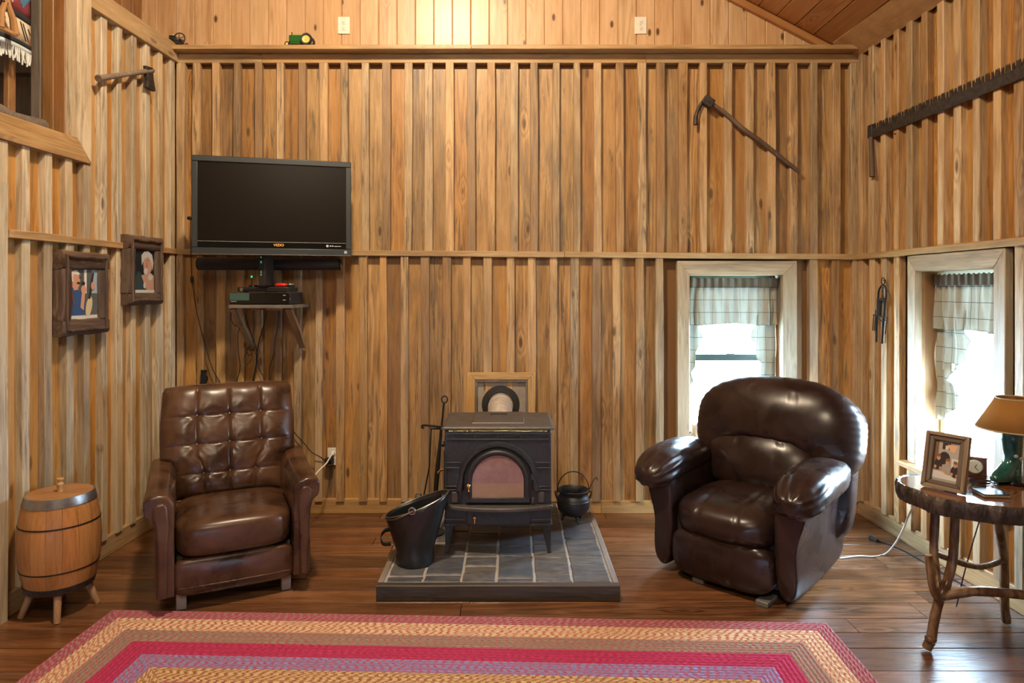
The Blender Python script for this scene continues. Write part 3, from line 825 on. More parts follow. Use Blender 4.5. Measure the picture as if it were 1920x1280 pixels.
gcol = dg.mix(dg.maprange(nz, 0.4, 0.7, 0.0, 0.35), gcol, (0.40, 0.30, 0.30))
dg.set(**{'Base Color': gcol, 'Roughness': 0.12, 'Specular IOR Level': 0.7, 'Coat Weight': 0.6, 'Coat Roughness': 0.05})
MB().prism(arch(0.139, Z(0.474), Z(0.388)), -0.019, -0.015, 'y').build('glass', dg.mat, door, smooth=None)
def knob(name, parent, loc, s=1.0):
    m = MB()
    m.lathe([(0.0, -0.024), (0.006, -0.023), (0.010, -0.018), (0.009, -0.012), (0.004, -0.008), (0.004, 0.0)], 12, (0, 0, 0), 'y')
    m.lathe([(0.004, -0.030), (0.0065, -0.026), (0.0045, -0.018), (0.0075, -0.004), (0.003, 0.004)], 10, (0, -0.016, 0), 'z')
    o = m.build(name, M['brass'], parent, loc); o.scale = (s, s, s)
    return o
knob('door_handle', door, (-0.157, -0.028, Z(0.458)), 1.1)
for zz in (0.50, 0.375):
    MB().lathe([(0.0, -0.014), (0.008, -0.014), (0.008, 0.014), (0.0, 0.014)], 10, (0.188, -0.022, Z(zz))).build('hinge', M['iron_top'], door)
pts = [(-0.295, 0.0)]+[(-0.295+0.59*k/16, -0.022-0.058*math.sin(PI*k/16)**0.8) for k in range(17)]+[(0.295, 0.0)]
MB().prism(pts, Z(0.326), Z(0.347), 'z').build('ash_ledge', M['iron_top'], st, bevel=0.005)
ash = MB().bx(-0.168, 0.173, -0.014, 0.0, Z(0.236), Z(0.316)).build('ash_door', M['iron'], st, bevel=0.004)
knob('ash_knob', ash, (-0.125, -0.014, Z(0.283)), 1.1)
for s_ in (-1, 1):
    MB().bx(s_*0.180, s_*0.285, -0.010, 0.0, Z(0.262), Z(0.270)).build('lower_rib', M['iron_top'], st, bevel=0.002)
    MB().bx(s_*0.215, s_*0.250, -0.012, 0.0, Z(0.357), Z(0.415)).build('shelf_bracket', M['iron_top'], st, bevel=0.004)
MB().bx(-0.294, 0.294, -0.008, 0.41, Z(0.228), Z(0.246)).build('bottom_plate', M['iron'], st, bevel=0.004)
for s_ in (-1, 1):
    for yy, q in ((0.035, -1), (0.36, 1)):
        m = MB()
        x0 = s_*0.262
        vs = []
        for (zz, hw, ox) in ((Z(0.232), 0.027, 0.0), (Z(0.195), 0.022, 0.004), (Z(0.13), 0.014, 0.011), (Z(0.085), 0.010, 0.016), (Z(0.077), 0.012, 0.017)):
            for (a, b) in ((-1, -1), (1, -1), (1, 1), (-1, 1)):
                vs.append((x0+s_*ox+a*hw, yy+q*ox*0.6+b*hw, zz))
        fs = [(3, 2, 1, 0), (16, 17, 18, 19)]
        for L_ in range(4): fs += [(L_*4+j, L_*4+(j+1) % 4, L_*4+4+(j+1) % 4, L_*4+4+j) for j in range(4)]
        m.add(vs, fs)
        m.build('leg', M['iron'], st, bevel=0.003, smooth=50)
lev = MB().tube([(-0.288, 0.12, Z(0.50)), (-0.312, 0.12, Z(0.50)), (-0.325, 0.11, Z(0.497)), (-0.336, 0.10, Z(0.485))], [0.007, 0.006, 0.006, 0.008], 8).build('damper_lever', M['brass'], st)
MB().prism([(0.05, Z(0.40)), (0.34, Z(0.40)), (0.34, Z(0.62)), (0.05, Z(0.62))], -0.300, -0.288, 'x', scale_b=0.97).build('side_door', M['iron'], st, bevel=0.004)
MB().lathe([(0.0, 0.0), (0.012, 0.0), (0.016, 0.01), (0.012, 0.022), (0.0, 0.024)], 10, (-0.312, 0.05, Z(0.66)), 'x').build('side_bolt', M['iron'], st)
MB().lathe([(0.095, 0.40), (0.095, 0.445), (0.08, 0.446)], 28, (0, 0, Z(0.655)), 'y', cap=False).build('flue_collar', M['iron'], st)

# flue pipe and its framed wall thimble
fp = thing('flue_pipe', 'pale galvanised flue pipe running from stove into the wall thimble', 'pipe', (sx, sy+0.465, 0.70))
MB().tube([(0, 0.0, -0.035), (0, 0.10, 0.0), (0, 0.19, 0.033), (0, 0.425, 0.036)], 0.078, 28).build('pipe', M['galv'], fp, smooth=50)
MB().tube([(0, 0.28, 0.0355), (0, 0.298, 0.0355)], 0.0815, 28).build('pipe_seam', M['galv'], fp, smooth=50)
MB().lathe([(0.083, 0.385), (0.088, 0.377), (0.122, 0.381), (0.130, 0.395), (0.130, 0.417), (0.083, 0.417)], 40, (0, 0, 0.036), 'y', cap=False).build('thimble_ring', M['iron'], fp, smooth=50)
tr = link('trim_1', None, None, (0, YB, 0)); struct(tr, 'square wooden frame around the stove flue on the back wall', 'frame')
fx0, fx1, fz1 = px2x(878), px2x(1003), CAMZ+(HY-698)/F*(YB-0.05)
fz0 = fz1-0.47
T = 0.048
Mf = wood('amber_frame_wood', [(0.30, 0.17, 0.06), (0.52, 0.32, 0.13), (0.64, 0.43, 0.2)], [(1, 1, 1), (1.04, 0.98, 0.9)], rough=0.4, knots=0.5, stain=0.2)
ox0, ox1, oz0, oz1 = fx0, fx1, fz0, fz1
for pts in ([(ox0, oz1), (ox1, oz1), (ox1-T, oz1-T), (ox0+T, oz1-T)], [(ox0, oz0), (ox0+T, oz0+T), (ox0+T, oz1-T), (ox0, oz1)], [(ox1, oz0), (ox1, oz1), (ox1-T, oz1-T), (ox1-T, oz0+T)], [(ox0, oz0), (ox1, oz0), (ox1-T, oz0+T), (ox0+T, oz0+T)]):
    mitred(tr, 'frame_board', Mf, pts, -0.062, -0.036)
a0, a1, b0, b1 = ox0+T, ox1-T, oz0+T, oz1-T
for (x0, x1, z0, z1) in ((a0, a1, b1-0.016, b1), (a0, a0+0.016, b0, b1-0.016), (a1-0.016, a1, b0, b1-0.016)):
    MB().bx(x0, x1, -0.058, -0.012, z0, z1).build('inner_lining', M['weathered'], tr, bevel=0.002, smooth=None)
MB().bx(a0, a1, -0.034, -0.010, b0, b1).build('wall_plate', plain('dusty_metal_plate', (0.36, 0.31, 0.27), 0.6, 0.2, var=0.2, vscale=12), tr, smooth=None)
# ------------------------------------------------------------------ coal scuttle
p = on_floor(773, 1064, HZ)
cs = thing('coal_scuttle', 'black metal coal scuttle with sloping rim on the slate hearth', 'scuttle', (-0.511, p.y+0.085, HZ))
m = MB(); n = 44; rings = []
prof = [0.0, 0.06, 0.13, 0.2, 0.35, 0.5, 0.65, 0.8, 0.92, 1.0]
vs = []; K = len(prof)
def scut(t_, a):
    c_, s_ = math.cos(a), math.sin(a)
    if t_ < 0.19:
        return Vector((c_*0.098, s_*0.098, t_*0.30))
    q = (t_-0.19)/0.81
    rx = 0.092+(0.166-0.092)*q**0.9; ry = 0.092+(0.118-0.092)*q**0.8
    x = c_*rx+0.010*q
    zr = 0.296+0.36*(x+0.0)+0.10*max(0, x)**2*2-0.02*abs(s_)*0
    return Vector((x, s_*ry, 0.057+(zr-0.057)*q))
for t_ in prof:
    for j in range(n): vs.append(scut(t_, 2*PI*j/n))
fs = [tuple(range(n))[::-1]]
for i in range(K-1): fs += [(i*n+j, i*n+(j+1) % n, (i+1)*n+(j+1) % n, (i+1)*n+j) for j in range(n)]
m.add(vs, fs)
m.build('bucket', M['black_enamel'], cs, smooth=50, solid=0.003)
MB().tube([scut(1.0, 2*PI*j/n) for j in range(n)], 0.0035, 6, closed=True).build('rim', M['steel'], cs)
MB().tube([scut(0.19, 2*PI*j/n)*1.0+Vector((0, 0, 0)) for j in range(n)], 0.003, 6, closed=True).build('foot_seam', M['black_enamel'], cs)
for s_ in (-1, 1):
    e = scut(1.0, s_*PI/2+0.05*s_)
    MB().tube([e+Vector((0.016*math.cos(2*PI*k/12), s_*0.003, 0.006+0.016*math.sin(2*PI*k/12))) for k in range(12)], 0.0045, 6, closed=True).build('ear', M['steel'], cs)
e0 = scut(1.0, PI/2); e1 = scut(1.0, -PI/2)
MB().tube(spline([e1+Vector((0, -0.005, 0.006)), e1+Vector((-0.06, -0.014, -0.022)), scut(0.98, -PI*0.75)+Vector((0, -0.012, -0.004)), scut(0.97, PI)+Vector((-0.008, 0, -0.006)), scut(0.98, PI*0.75)+Vector((0, 0.012, -0.004)), e0+Vector((0, 0.005, 0.006))]), 0.003, 6).build('bail', M['steel'], cs)
g = scut(0.62, PI)
m = MB()
hp = [Vector((g.x+0.008, -0.035, g.z-0.055)), Vector((g.x-0.035, -0.03, g.z-0.055)), Vector((g.x-0.052, 0.0, g.z-0.03)), Vector((g.x-0.035, 0.03, g.z-0.01)), Vector((g.x+0.004, 0.035, g.z-0.005))]
for a, b in zip(spline(hp, 5), spline(hp, 5)[1:]):
    m.add([a+Vector((0, 0, -0.011)), b+Vector((0, 0, -0.011)), b+Vector((0, 0, 0.011)), a+Vector((0, 0, 0.011))], [(0, 1, 2, 3)])
m.build('grip', M['black_enamel'], cs, solid=0.003)
sh = thing('coal_shovel', 'small dark shovel standing inside the coal scuttle', 'shovel', (-0.511+0.03, p.y+0.085, HZ+0.012))
MB().tube([(0.02, 0.02, 0.06), (0.115, 0.035, 0.325)], 0.006, 8).build('handle', M['tool_handle'], sh)
MB().prism([(-0.03, -0.02), (0.03, -0.02), (0.035, 0.05), (-0.035, 0.05)], -0.002, 0.002, 'y').build('blade', M['rust'], sh, (0.012, 0.02, 0.024), (0, R(20), 0))

# ------------------------------------------------------------------ iron kettle
p = on_floor(1075, 976, HZ)
kt = thing('iron_cauldron', 'small black three-legged iron cauldron right of the stove', 'cauldron', (p.x, p.y, HZ+0.003))
prof = [(0.0, 0.034), (0.05, 0.036), (0.078, 0.05), (0.095, 0.075), (0.102, 0.105), (0.100, 0.135), (0.090, 0.155), (0.083, 0.163), (0.083, 0.168), (0.092, 0.180), (0.097, 0.192), (0.094, 0.194), (0.080, 0.172), (0.083, 0.15), (0.09, 0.11), (0.07, 0.06), (0.0, 0.05)]
MB().lathe(prof, 40).build('pot', M['iron'], kt, smooth=45)
MB().lathe([(0.1015, 0.128), (0.104, 0.131), (0.1015, 0.134)], 40, cap=False).build('band', M['iron'], kt)
for a in (R(-70), R(50), R(170)):
    c_, s_ = math.cos(a), math.sin(a)
    MB().tube([(0.05*c_, 0.05*s_, 0.042), (0.066*c_, 0.066*s_, 0.02), (0.07*c_, 0.07*s_, 0.0)], [0.015, 0.010, 0.009], 8).build('leg', M['iron'], kt)
for s_ in (-1, 1):
    MB().tube([(s_*0.092, 0, 0.178), (s_*0.112, 0, 0.178), (s_*0.110, 0, 0.160), (s_*0.099, 0, 0.135)], 0.006, 6).build('ear', M['iron'], kt)
MB().tube([(-0.098*math.cos(PI*k/16), 0.0, 0.172+0.13*math.sin(PI*k/16)**0.85) for k in range(17)], 0.0032, 6).build('bail', M['wrought'], kt)
ld = thing('hook_ladle', 'thin iron hook leaning in the small black cauldron', 'hook', (p.x, p.y, HZ+0.055))
MB().tube(spline([(0.04, -0.02, 0.0), (0.085, -0.015, 0.115), (0.125, 0.0, 0.195), (0.142, 0.0, 0.212), (0.150, 0, 0.195)], 5), 0.003, 6).build('hook', M['wrought'], ld)

# ------------------------------------------------------------------ fire tools
fx, fy = -0.47, 3.86
ft = thing('fire_tool_stand', 'wrought-iron fire tool stand with ring top beside stove', 'tool stand', (fx, fy, HZ))
MB().tube([(0, 0, 0.01), (0.02, 0, 0.35), (0.055, 0, 0.62), (0.07, 0, 0.765)], 0.006, 8).build('pole', M['wrought'], ft)
MB().tube([(0.073+0.017*math.cos(2*PI*k/16), 0, 0.784+0.02*math.sin(2*PI*k/16)) for k in range(16)], 0.004, 6, closed=True).build('ring', M['wrought'], ft)
MB().tube(spline([(0.055, 0, 0.62), (0.02, -0.01, 0.628), (-0.05, -0.01, 0.634), (-0.058, -0.01, 0.622), (-0.045, -0.01, 0.618)], 5), 0.0065, 6).build('hook_arm', M['wrought'], ft)
MB().tube([(0.055, 0, 0.612), (-0.01, 0.015, 0.610), (-0.012, 0.02, 0.618)], 0.0055, 6).build('hook_arm', M['wrought'], ft)
MB().lathe([(0.0, 0.0), (0.075, 0.0), (0.075, 0.008), (0.012, 0.016), (0.0, 0.016)], 20).build('base', M['wrought'], ft)
t1 = thing('fire_shovel', 'hanging iron fire shovel with broad blade beside stove', 'shovel', (fx-0.02, fy-0.055, HZ+0.10))
MB().tube([(0.02, 0.01, 0.52), (0.01, 0.0, 0.30), (-0.03, 0.0, 0.09)], 0.0045, 6).build('handle', M['wrought'], t1)
MB().prism([(-0.055, 0.0), (0.05, 0.0), (0.045, 0.075), (0.012, 0.105), (-0.02, 0.105), (-0.05, 0.075)], -0.003, 0.003, 'y').build('blade', plain('brown_iron', (0.05, 0.028, 0.016), 0.5, 0.3), t1, (-0.025, 0.0, -0.01), (R(8), R(-8), 0), bevel=0.001)
t2 = thing('fire_poker', 'thick straight black poker hanging on the fire tool stand', 'poker', (fx+0.012, fy-0.036, HZ+0.06))
MB().tube([(0.045, 0, 0.56), (0.025, 0, 0.3), (0.0, 0, 0.0)], [0.008, 0.011, 0.010], 8).build('shaft', M['wrought'], t2)
MB().tube([(0.045, 0, 0.56), (0.05, 0.006, 0.585), (0.052, 0.014, 0.57)], 0.004, 6).build('hanger', M['wrought'], t2)

# ------------------------------------------------------------------ tufted recliner (left)
ch = thing('tufted_recliner', 'button-tufted brown leather recliner on stub legs under the television', 'recliner', (-1.345, 3.19, 0), R(26))
Lm = M['leather']
for (a, b) in ((-0.235, 0.0), (0.235, 0.0), (-0.22, 0.52), (0.22, 0.52)):
    MB().box((a, b+0.02, 0.06), (0.045, 0.05, 0.12)).build('leg', plain('dusty_metal_leg', (0.30, 0.26, 0.23), 0.5, 0.3, var=0.2), ch, bevel=0.004)
MB().bx(-0.255, 0.255, 0.02, 0.56, 0.10, 0.24).build('base_frame', plain('dusty_underframe', (0.07, 0.06, 0.05), 0.8), ch, smooth=None)
def f_pan(w, q):
    return (w.x, w.y-0.012*(1-q.x**2)*(1-q.z**2), w.z)
fpn = MB().sup((0, -0.012, 0.158), (0.264, 0.035, 0.086), 7, 12, f_pan).build('footrest_panel', Lm, ch, smooth=180)
MB().tube([(-0.246, -0.046, 0.115), (-0.1, -0.055, 0.116), (0.1, -0.055, 0.116), (0.246, -0.046, 0.115)], 0.0035, 6).build('piping', Lm, fpn)
def f_seat(w, q):
    z = w.z
    if q.z > 0: z += 0.014*(1-abs(q.x)**2.5)*(1-abs(q.y)**2)+0.012*smoothstep(-1, 0.2, -q.y)*(1-q.x**2)
    y = w.y
    if q.y < 0: y -= 0.030*(1-abs(q.x)**3)*(1-0.3*q.z*q.z)
    return (w.x, y, z)
seat = MB().sup((0, 0.22, 0.325), (0.264, 0.265, 0.085), 6, 18, f_seat).build('seat_cushion', Lm, ch, smooth=180)
for s_ in (-1, 1):
    out = [(0.262, 0.085), (0.340, 0.085), (0.343, 0.2), (0.343, 0.34), (0.345, 0.41), (0.356, 0.455), (0.384, 0.478), (0.390, 0.500), (0.390, 0.540), (0.376, 0.560), (0.330, 0.564), (0.290, 0.556), (0.266, 0.520)]
    poly = [(s_*a, b) for a, b in out]
    m = MB()
    # arm: front slice to back slice, rising gently
    n = len(poly); vs = []
    for yy, dz, k in ((-0.058, -0.004, 0.97), (-0.050, 0.0, 1.0), (0.10, 0.0, 1.0), (0.30, 0.012, 1.0), (0.56, 0.03, 1.0), (0.62, 0.03, 0.96)):
        cx_, cz_ = s_*0.325, 0.33
        for (a, b) in poly:
            lift = dz*smoothstep(0.3, 0.55, b)
            vs.append((cx_+(a-cx_)*k, yy, cz_+(b-cz_)*k+lift))
    fs = [tuple(range(n)), tuple(5*n+j for j in range(n))[::-1]]
    for L_ in range(5): fs += [(L_*n+j, L_*n+(j+1) % n, L_*n+n+(j+1) % n, L_*n+n+j) for j in range(n)]
    m.add(vs, fs)
    arm = m.build('arm', Lm, ch, smooth=60, bevel=0.010, seg=3)
    pin = [(0.292, 0.095), (0.328, 0.095), (0.331, 0.33), (0.338, 0.42), (0.350, 0.47), (0.350, 0.510), (0.336, 0.528), (0.306, 0.530), (0.292, 0.512), (0.284, 0.42), (0.290, 0.33)]
    MB().prism([(s_*a, b) for a, b in pin], -0.082, -0.054, 'y').build('arm_front_panel', Lm, arm, bevel=0.009, seg=3, smooth=60)
# tufted back
NU, NV = 96, 96
cu_, rv_ = (-0.48, 0.0, 0.48), (0.20, 0.46, 0.72)
BH = 0.60
def back_front(u_, v_):
    U = u_*2-1
    w = interp([(0, 0.268), (0.24, 0.275), (0.31, 0.302), (0.36, 0.345), (0.7, 0.345), (0.96, 0.335), (1.0, 0.322)], v_)
    edge = (1-abs(U)**6)*(1-abs(v_*2-1)**8)
    d = 0.055*edge**0.6
    def near(t_, arr): return min(abs(t_-k) for k in arr)
    du = near(U, cu_); dv = near(v_, rv_)
    cell_u = min(1, near(U, (-1,)+cu_+(1,))/0.2); cell_v = min(1, near(v_, (-0.03,)+rv_+(1.03,))/0.11)
    puff = (cell_u**0.5)*(cell_v**0.5)
    d += 0.010*puff*edge
    d -= 0.007*math.exp(-(du/0.016)**2)*edge+0.005*math.exp(-(dv/0.009)**2)*edge
    for k in cu_:
        for j in rv_:
            rr = math.hypot((U-k)*0.33, (v_-j)*BH)
            d -= 0.013*math.exp(-(rr/0.020)**2)
            ang_ = math.atan2((v_-j)*BH, (U-k)*0.33)
            d += 0.0012*math.cos(ang_*8)*math.exp(-((rr-0.05)/0.03)**2)
    d += 0.0035*noise.noise(Vector((U*4, v_*5, 3.0)))
    return Vector((U*w, -d, v_*BH+0.012*(1-abs(U)**4)*smoothstep(0.8, 1.0, v_)))
m = MB(); m.grid(back_front, NU, NV)
# side and rear skin
per = [(i/NU, 0.0) for i in range(NU)]+[(1.0, j/NV) for j in range(NV)]+[(1-i/NU, 1.0) for i in range(NU)]+[(0.0, 1-j/NV) for j in range(NV)]
rv0 = [back_front(a, b) for a, b in per]; nn = len(per)
vs = rv0[:]
for yy, k in ((0.03, 1.012), (0.085, 1.0), (0.11, 0.94)):
    for q in rv0: vs.append(Vector((q.x*k, yy, BH/2+(q.z-BH/2)*k)))
fs = []
for L_ in range(3): fs += [(L_*nn+j, L_*nn+(j+1) % nn, L_*nn+nn+(j+1) % nn, L_*nn+nn+j) for j in range(nn)]
fs.append(tuple(3*nn+j for j in range(nn)))
m.add(vs, fs)
bk = m.build('backrest', Lm, ch, (0, 0.47, 0.385), (R(-17), 0, 0), smooth=70)
for k in cu_:
    for j in rv_:
        q = back_front((k+1)/2, j)
        MB().sup((q.x, q.y-0.003, q.z), (0.0105, 0.006, 0.0105), 2.2, 6).build('button', Lm, bk, smooth=180)
MB().tube([back_front(a, b)+Vector((0, 0.004, 0)) for a, b in per], 0.0035, 6, closed=True).build('piping', Lm, bk)

# ------------------------------------------------------------------ overstuffed recliner (right)
rc = thing('overstuffed_recliner', 'puffy dark brown leather recliner with pillow arms before the window', 'recliner', (1.062, 3.308, 0), R(-42))
L2 = M['leather2']
MB().bx(-0.27, 0.27, 0.03, 0.66, 0.06, 0.30).build('base_frame', plain('dark_underframe', (0.02, 0.015, 0.013), 0.8), rc, smooth=None)
for a, b in ((-0.12, 0.03), (0.22, 0.0), (-0.2, 0.5), (0.2, 0.5)):
    MB().box((a, b, 0.012), (0.06, 0.12, 0.024)).build('foot', plain('grey_mechanism', (0.22, 0.22, 0.22), 0.5, 0.4), rc, bevel=0.003)
MB().box((0, 0.28, 0.045), (0.40, 0.46, 0.045)).build('mechanism', M['plastic_soft'], rc, bevel=0.005)
for s_ in (-1, 1):
    o_ = [(0.262, 0.022), (0.352, 0.030), (0.372, 0.09), (0.376, 0.16), (0.368, 0.24), (0.372, 0.31), (0.398, 0.39), (0.420, 0.46), (0.418, 0.52), (0.38, 0.56), (0.28, 0.56), (0.262, 0.50)]
    poly = [(s_*a, b) for a, b in o_]
    n = len(poly); m = MB(); vs = []
    for yy, k, dz in ((-0.035, 0.93, 0.0), (-0.022, 1.0, 0.0), (0.15, 1.02, 0.0), (0.45, 1.02, 0.0), (0.70, 1.0, 0.0), (0.73, 0.92, 0.0)):
        for (a, b) in poly:
            cx_ = s_*0.32
            sx_ = a if yy < 0.0 else (a if abs(a) < 0.3 else s_*(0.372+(abs(a)-0.372)*interp([(0, 1), (0.15, 0.35), (0.6, 0.2)], yy)))
            vs.append((cx_+(sx_-cx_)*k, yy, 0.29+(b-0.29)*k))
    fs = [tuple(range(n)), tuple(5*n+j for j in range(n))[::-1]]
    for L_ in range(5): fs += [(L_*n+j, L_*n+(j+1) % n, L_*n+n+(j+1) % n, L_*n+n+j) for j in range(n)]
    m.add(vs, fs)
    side = m.build('side_panel', L2, rc, smooth=70, sub=2)
    def f_arm(w, q, s_=s_):
        fr = smoothstep(0.1, 0.95, -q.y)
        a = math.atan2(q.z, q.x)
        pl = 0.0045*math.sin(a*11+1.3*s_+3*noise.noise(Vector((q.x*2, q.z*2, s_))))*fr*smoothstep(0, 0.5, math.hypot(q.x, q.z))
        wr = 0.004*noise.noise(Vector((q.x*3.0, q.y*8, q.z*3+s_)))
        k = 1+0.10*fr-0.10*smoothstep(0.2, 1, q.y)
        x, z = w.x*k, w.z*k
        rr = math.hypot(x, z) or 1
        x += x/rr*(pl+wr); z += z/rr*(pl+wr)
        z += 0.022*math.cos(w.y*3)-0.035*fr**2
        x += s_*0.03*smoothstep(-0.5, 0.9, q.y)*0
        return (x, w.y-0.01*pl*60*0.2, z)
    MB().sup((s_*0.372, 0.235, 0.540), (0.120, 0.365, 0.088), 2.7, 26, f_arm).build('arm_cushion', L2, rc, smooth=180)
def seam(x, c, w=0.006): return math.exp(-((x-c)/w)**2)
def f_seat2(w, q):
    x, y, z = w
    if q.z > 0: z += 0.028*(1-q.x**2)*(1-q.y**2)
    if q.y < 0: y -= 0.025*(1-q.z**2)*(1-abs(q.x)**4)
    g = 0.007*(seam(x, -0.10)+seam(x, 0.10))
    L_ = Vector((0, q.y, q.z))
    if L_.length > 0.2:
        L_.normalize(); y -= L_.y*g; z -= L_.z*g
    wr = 0.003*noise.noise(Vector((x*8, y*8, z*8)))
    return (x+wr, y+wr, z+wr)
MB().sup((0, 0.23, 0.328), (0.272, 0.30, 0.098), 3.6, 40, f_seat2).build('seat_cushion', L2, rc, smooth=180)
def f_foot(w, q):
    x, y, z = w
    pl = 0.0035*math.sin(x*55+2.5*noise.noise(Vector((x*9, 1, 2))))*smoothstep(0.1, 0.9, q.z)
    g = 0.006*(seam(x, -0.13)+seam(x, 0.07))
    if q.y < 0: y += -0.02*(1-q.z**2)*(1-abs(q.x)**4)+pl+g
    return (x, y, z+0.003*noise.noise(Vector((x*9, y*9, z*9))))
MB().sup((0, 0.0, 0.152), (0.268, 0.062, 0.128), 3.6, 40, f_foot).build('footrest_panel', L2, rc, smooth=180)
def f_lum(w, q):
    x, y, z = w
    g = 0.007*(seam(x, -0.11)+seam(x, 0.12))
    if q.y < 0:
        y -= 0.035*(1-q.x**2)*(1-q.z**2); y += g
        y += 0.0028*math.sin(x*44+4*noise.noise(Vector((x*6, z*4, 5))))*smoothstep(0.2, 0.95, -q.z)
    z += 0.05*(1-q.x**2)*smoothstep(0.0, 1, q.z)
    return (x, y+0.003*noise.noise(Vector((x*8, y*8, z*8))), z)
MB().sup((0, 0.52, 0.515), (0.325, 0.10, 0.155), 3.0, 36, f_lum, (R(-15), 0, 0)).build('lumbar_cushion', L2, rc, smooth=180)
def f_head(w, q):
    x, y, z = w
    lowf = smoothstep(-0.1, -1, q.z)
    z += lowf*(0.135*math.exp(-(x/0.25)**4))                  # arched lower edge over the lumbar roll
    if q.z > 0: z -= 0.085*abs(q.x)**3*q.z                    # domed top
    g = 0.007*(seam(x, -0.10)+seam(x, 0.13))
    if q.y < 0:
        y -= 0.055*(1-q.x**2)*(1-abs(q.z)**2); y += g
        a = math.atan2(z+0.35, x)
        y += 0.006*math.sin(a*19+3*noise.noise(Vector((x*5, z*5, 1))))*smoothstep(0.05, 0.85, -q.z)*(1-0.4*abs(q.x))
    ed = smoothstep(0.6, 1.0, abs(q.y))
    pk = 0.002*math.sin(math.atan2(q.z, q.x)*40)*smoothstep(0.72, 0.95, math.hypot(q.x, q.z))*(1-ed)
    x *= 1+pk*1.6; z += pk*0.6
    y += 0.006*noise.noise(Vector((x*5, y*4, z*5)))
    return (x, y, z)
MB().sup((0.035, 0.645, 0.725), (0.465, 0.135, 0.28), 3.2, 44, f_head, (R(-14), 0, 0)).build('headrest_cushion', L2, rc, smooth=180)
MB().sup((0.02, 0.70, 0.50), (0.42, 0.085, 0.38), 5, 12, None, (R(-12), 0, 0)).build('back_shell', L2, rc, smooth=180)

# ------------------------------------------------------------------ barrel
br = thing('wooden_barrel', 'small lidded wooden barrel on stub legs by the left wall', 'barrel', (-2.125, 3.085, 0), R(15))
zb, zt_ = 0.128, 0.552
def bar_r(t_): return 0.138+0.030*(1-(2*t_-1)**2)
ST = 16
bw = wood('amber_barrel_oak', [(0.26, 0.11, 0.035), (0.44, 0.215, 0.075), (0.56, 0.30, 0.12)], [(1, 1, 1), (0.92, 0.88, 0.84), (1.08, 1.04, 1.0), (1.0, 0.92, 0.86)], rough=0.34, stain=0.15, knots=0.25)
for k in range(ST):
    a0, a1 = 2*PI*k/ST+0.004, 2*PI*(k+1)/ST-0.004
    m = MB(); vs = []; nz_ = 8; na = 3
    for i in range(nz_+1):
        t_ = i/nz_; r_ = bar_r(t_)
        for j in range(na+1):
            a = a0+(a1-a0)*j/na
            vs.append((r_*math.cos(a), r_*math.sin(a), zb+(zt_-zb)*t_))
        for j in (na, 0):
            a = a0+(a1-a0)*j/na
            vs.append(((r_-0.012)*math.cos(a), (r_-0.012)*math.sin(a), zb+(zt_-zb)*t_))
    W_ = na+3; fs = []
    for i in range(nz_):
        fs += [(i*W_+j, i*W_+(j+1) % W_, (i+1)*W_+(j+1) % W_, (i+1)*W_+j) for j in range(W_)]
    fs += [tuple(range(W_)), tuple(nz_*W_+j for j in range(W_))]
    m.add(vs, fs); m.build('stave', bw, br, smooth=30)
def hoop(z0, z1, mat, ex=0.002):
    t0, t1_ = (z0-zb)/(zt_-zb), (z1-zb)/(zt_-zb)
    r0, r1 = bar_r(t0)+ex, bar_r(t1_)+ex
    MB().lathe([(r0-0.006, z0), (r0, z0), (r1, z1), (r1-0.006, z1)], 48, cap=False).build('hoop', mat, br, smooth=30)
hoop(zt_-0.036, zt_+0.004, M['steel'], 0.003)
hoop(zb-0.006, zb+0.024, M['rust'], 0.003)
hoop(zb+0.093, zb+0.099, M['wrought'], 0.0015); hoop(zt_-0.128, zt_-0.122, M['wrought'], 0.0015)
MB().lathe([(0.0, zb), (0.13, zb)], 32).build('bottom_board', bw, br, smooth=None)
lid = MB().lathe([(0.0, zt_-0.012), (0.136, zt_-0.012), (0.136, zt_+0.002), (0.132, zt_+0.005), (0.0, zt_+0.005)], 40).build('lid', wood('lid_oak', [(0.2, 0.085, 0.03), (0.34, 0.16, 0.06), (0.44, 0.23, 0.1)], [(1, 1, 1)], axis='x', rough=0.35), br, smooth=30)
MB().lathe([(0.0, 0.0), (0.012, 0.0), (0.011, 0.012), (0.014, 0.026), (0.016, 0.036), (0.011, 0.044), (0.009, 0.050), (0.016, 0.056), (0.016, 0.062), (0.0, 0.065)], 16, (0, 0, zt_+0.005)).build('knob', plain('pale_turned_wood', (0.48, 0.28, 0.12), 0.4), lid)
lgm = wood('leg_wood', [(0.22, 0.11, 0.05), (0.38, 0.22, 0.12), (0.5, 0.32, 0.19)], [(1, 1, 1)], rough=0.45)
for a in (R(-75), R(15), R(105), R(195)):
    c_, s_ = math.cos(a), math.sin(a)
    MB().tube([(0.100*c_, 0.100*s_, 0.135), (0.150*c_, 0.150*s_, 0.0)], [0.018, 0.014], 10).build('leg', lgm, br)
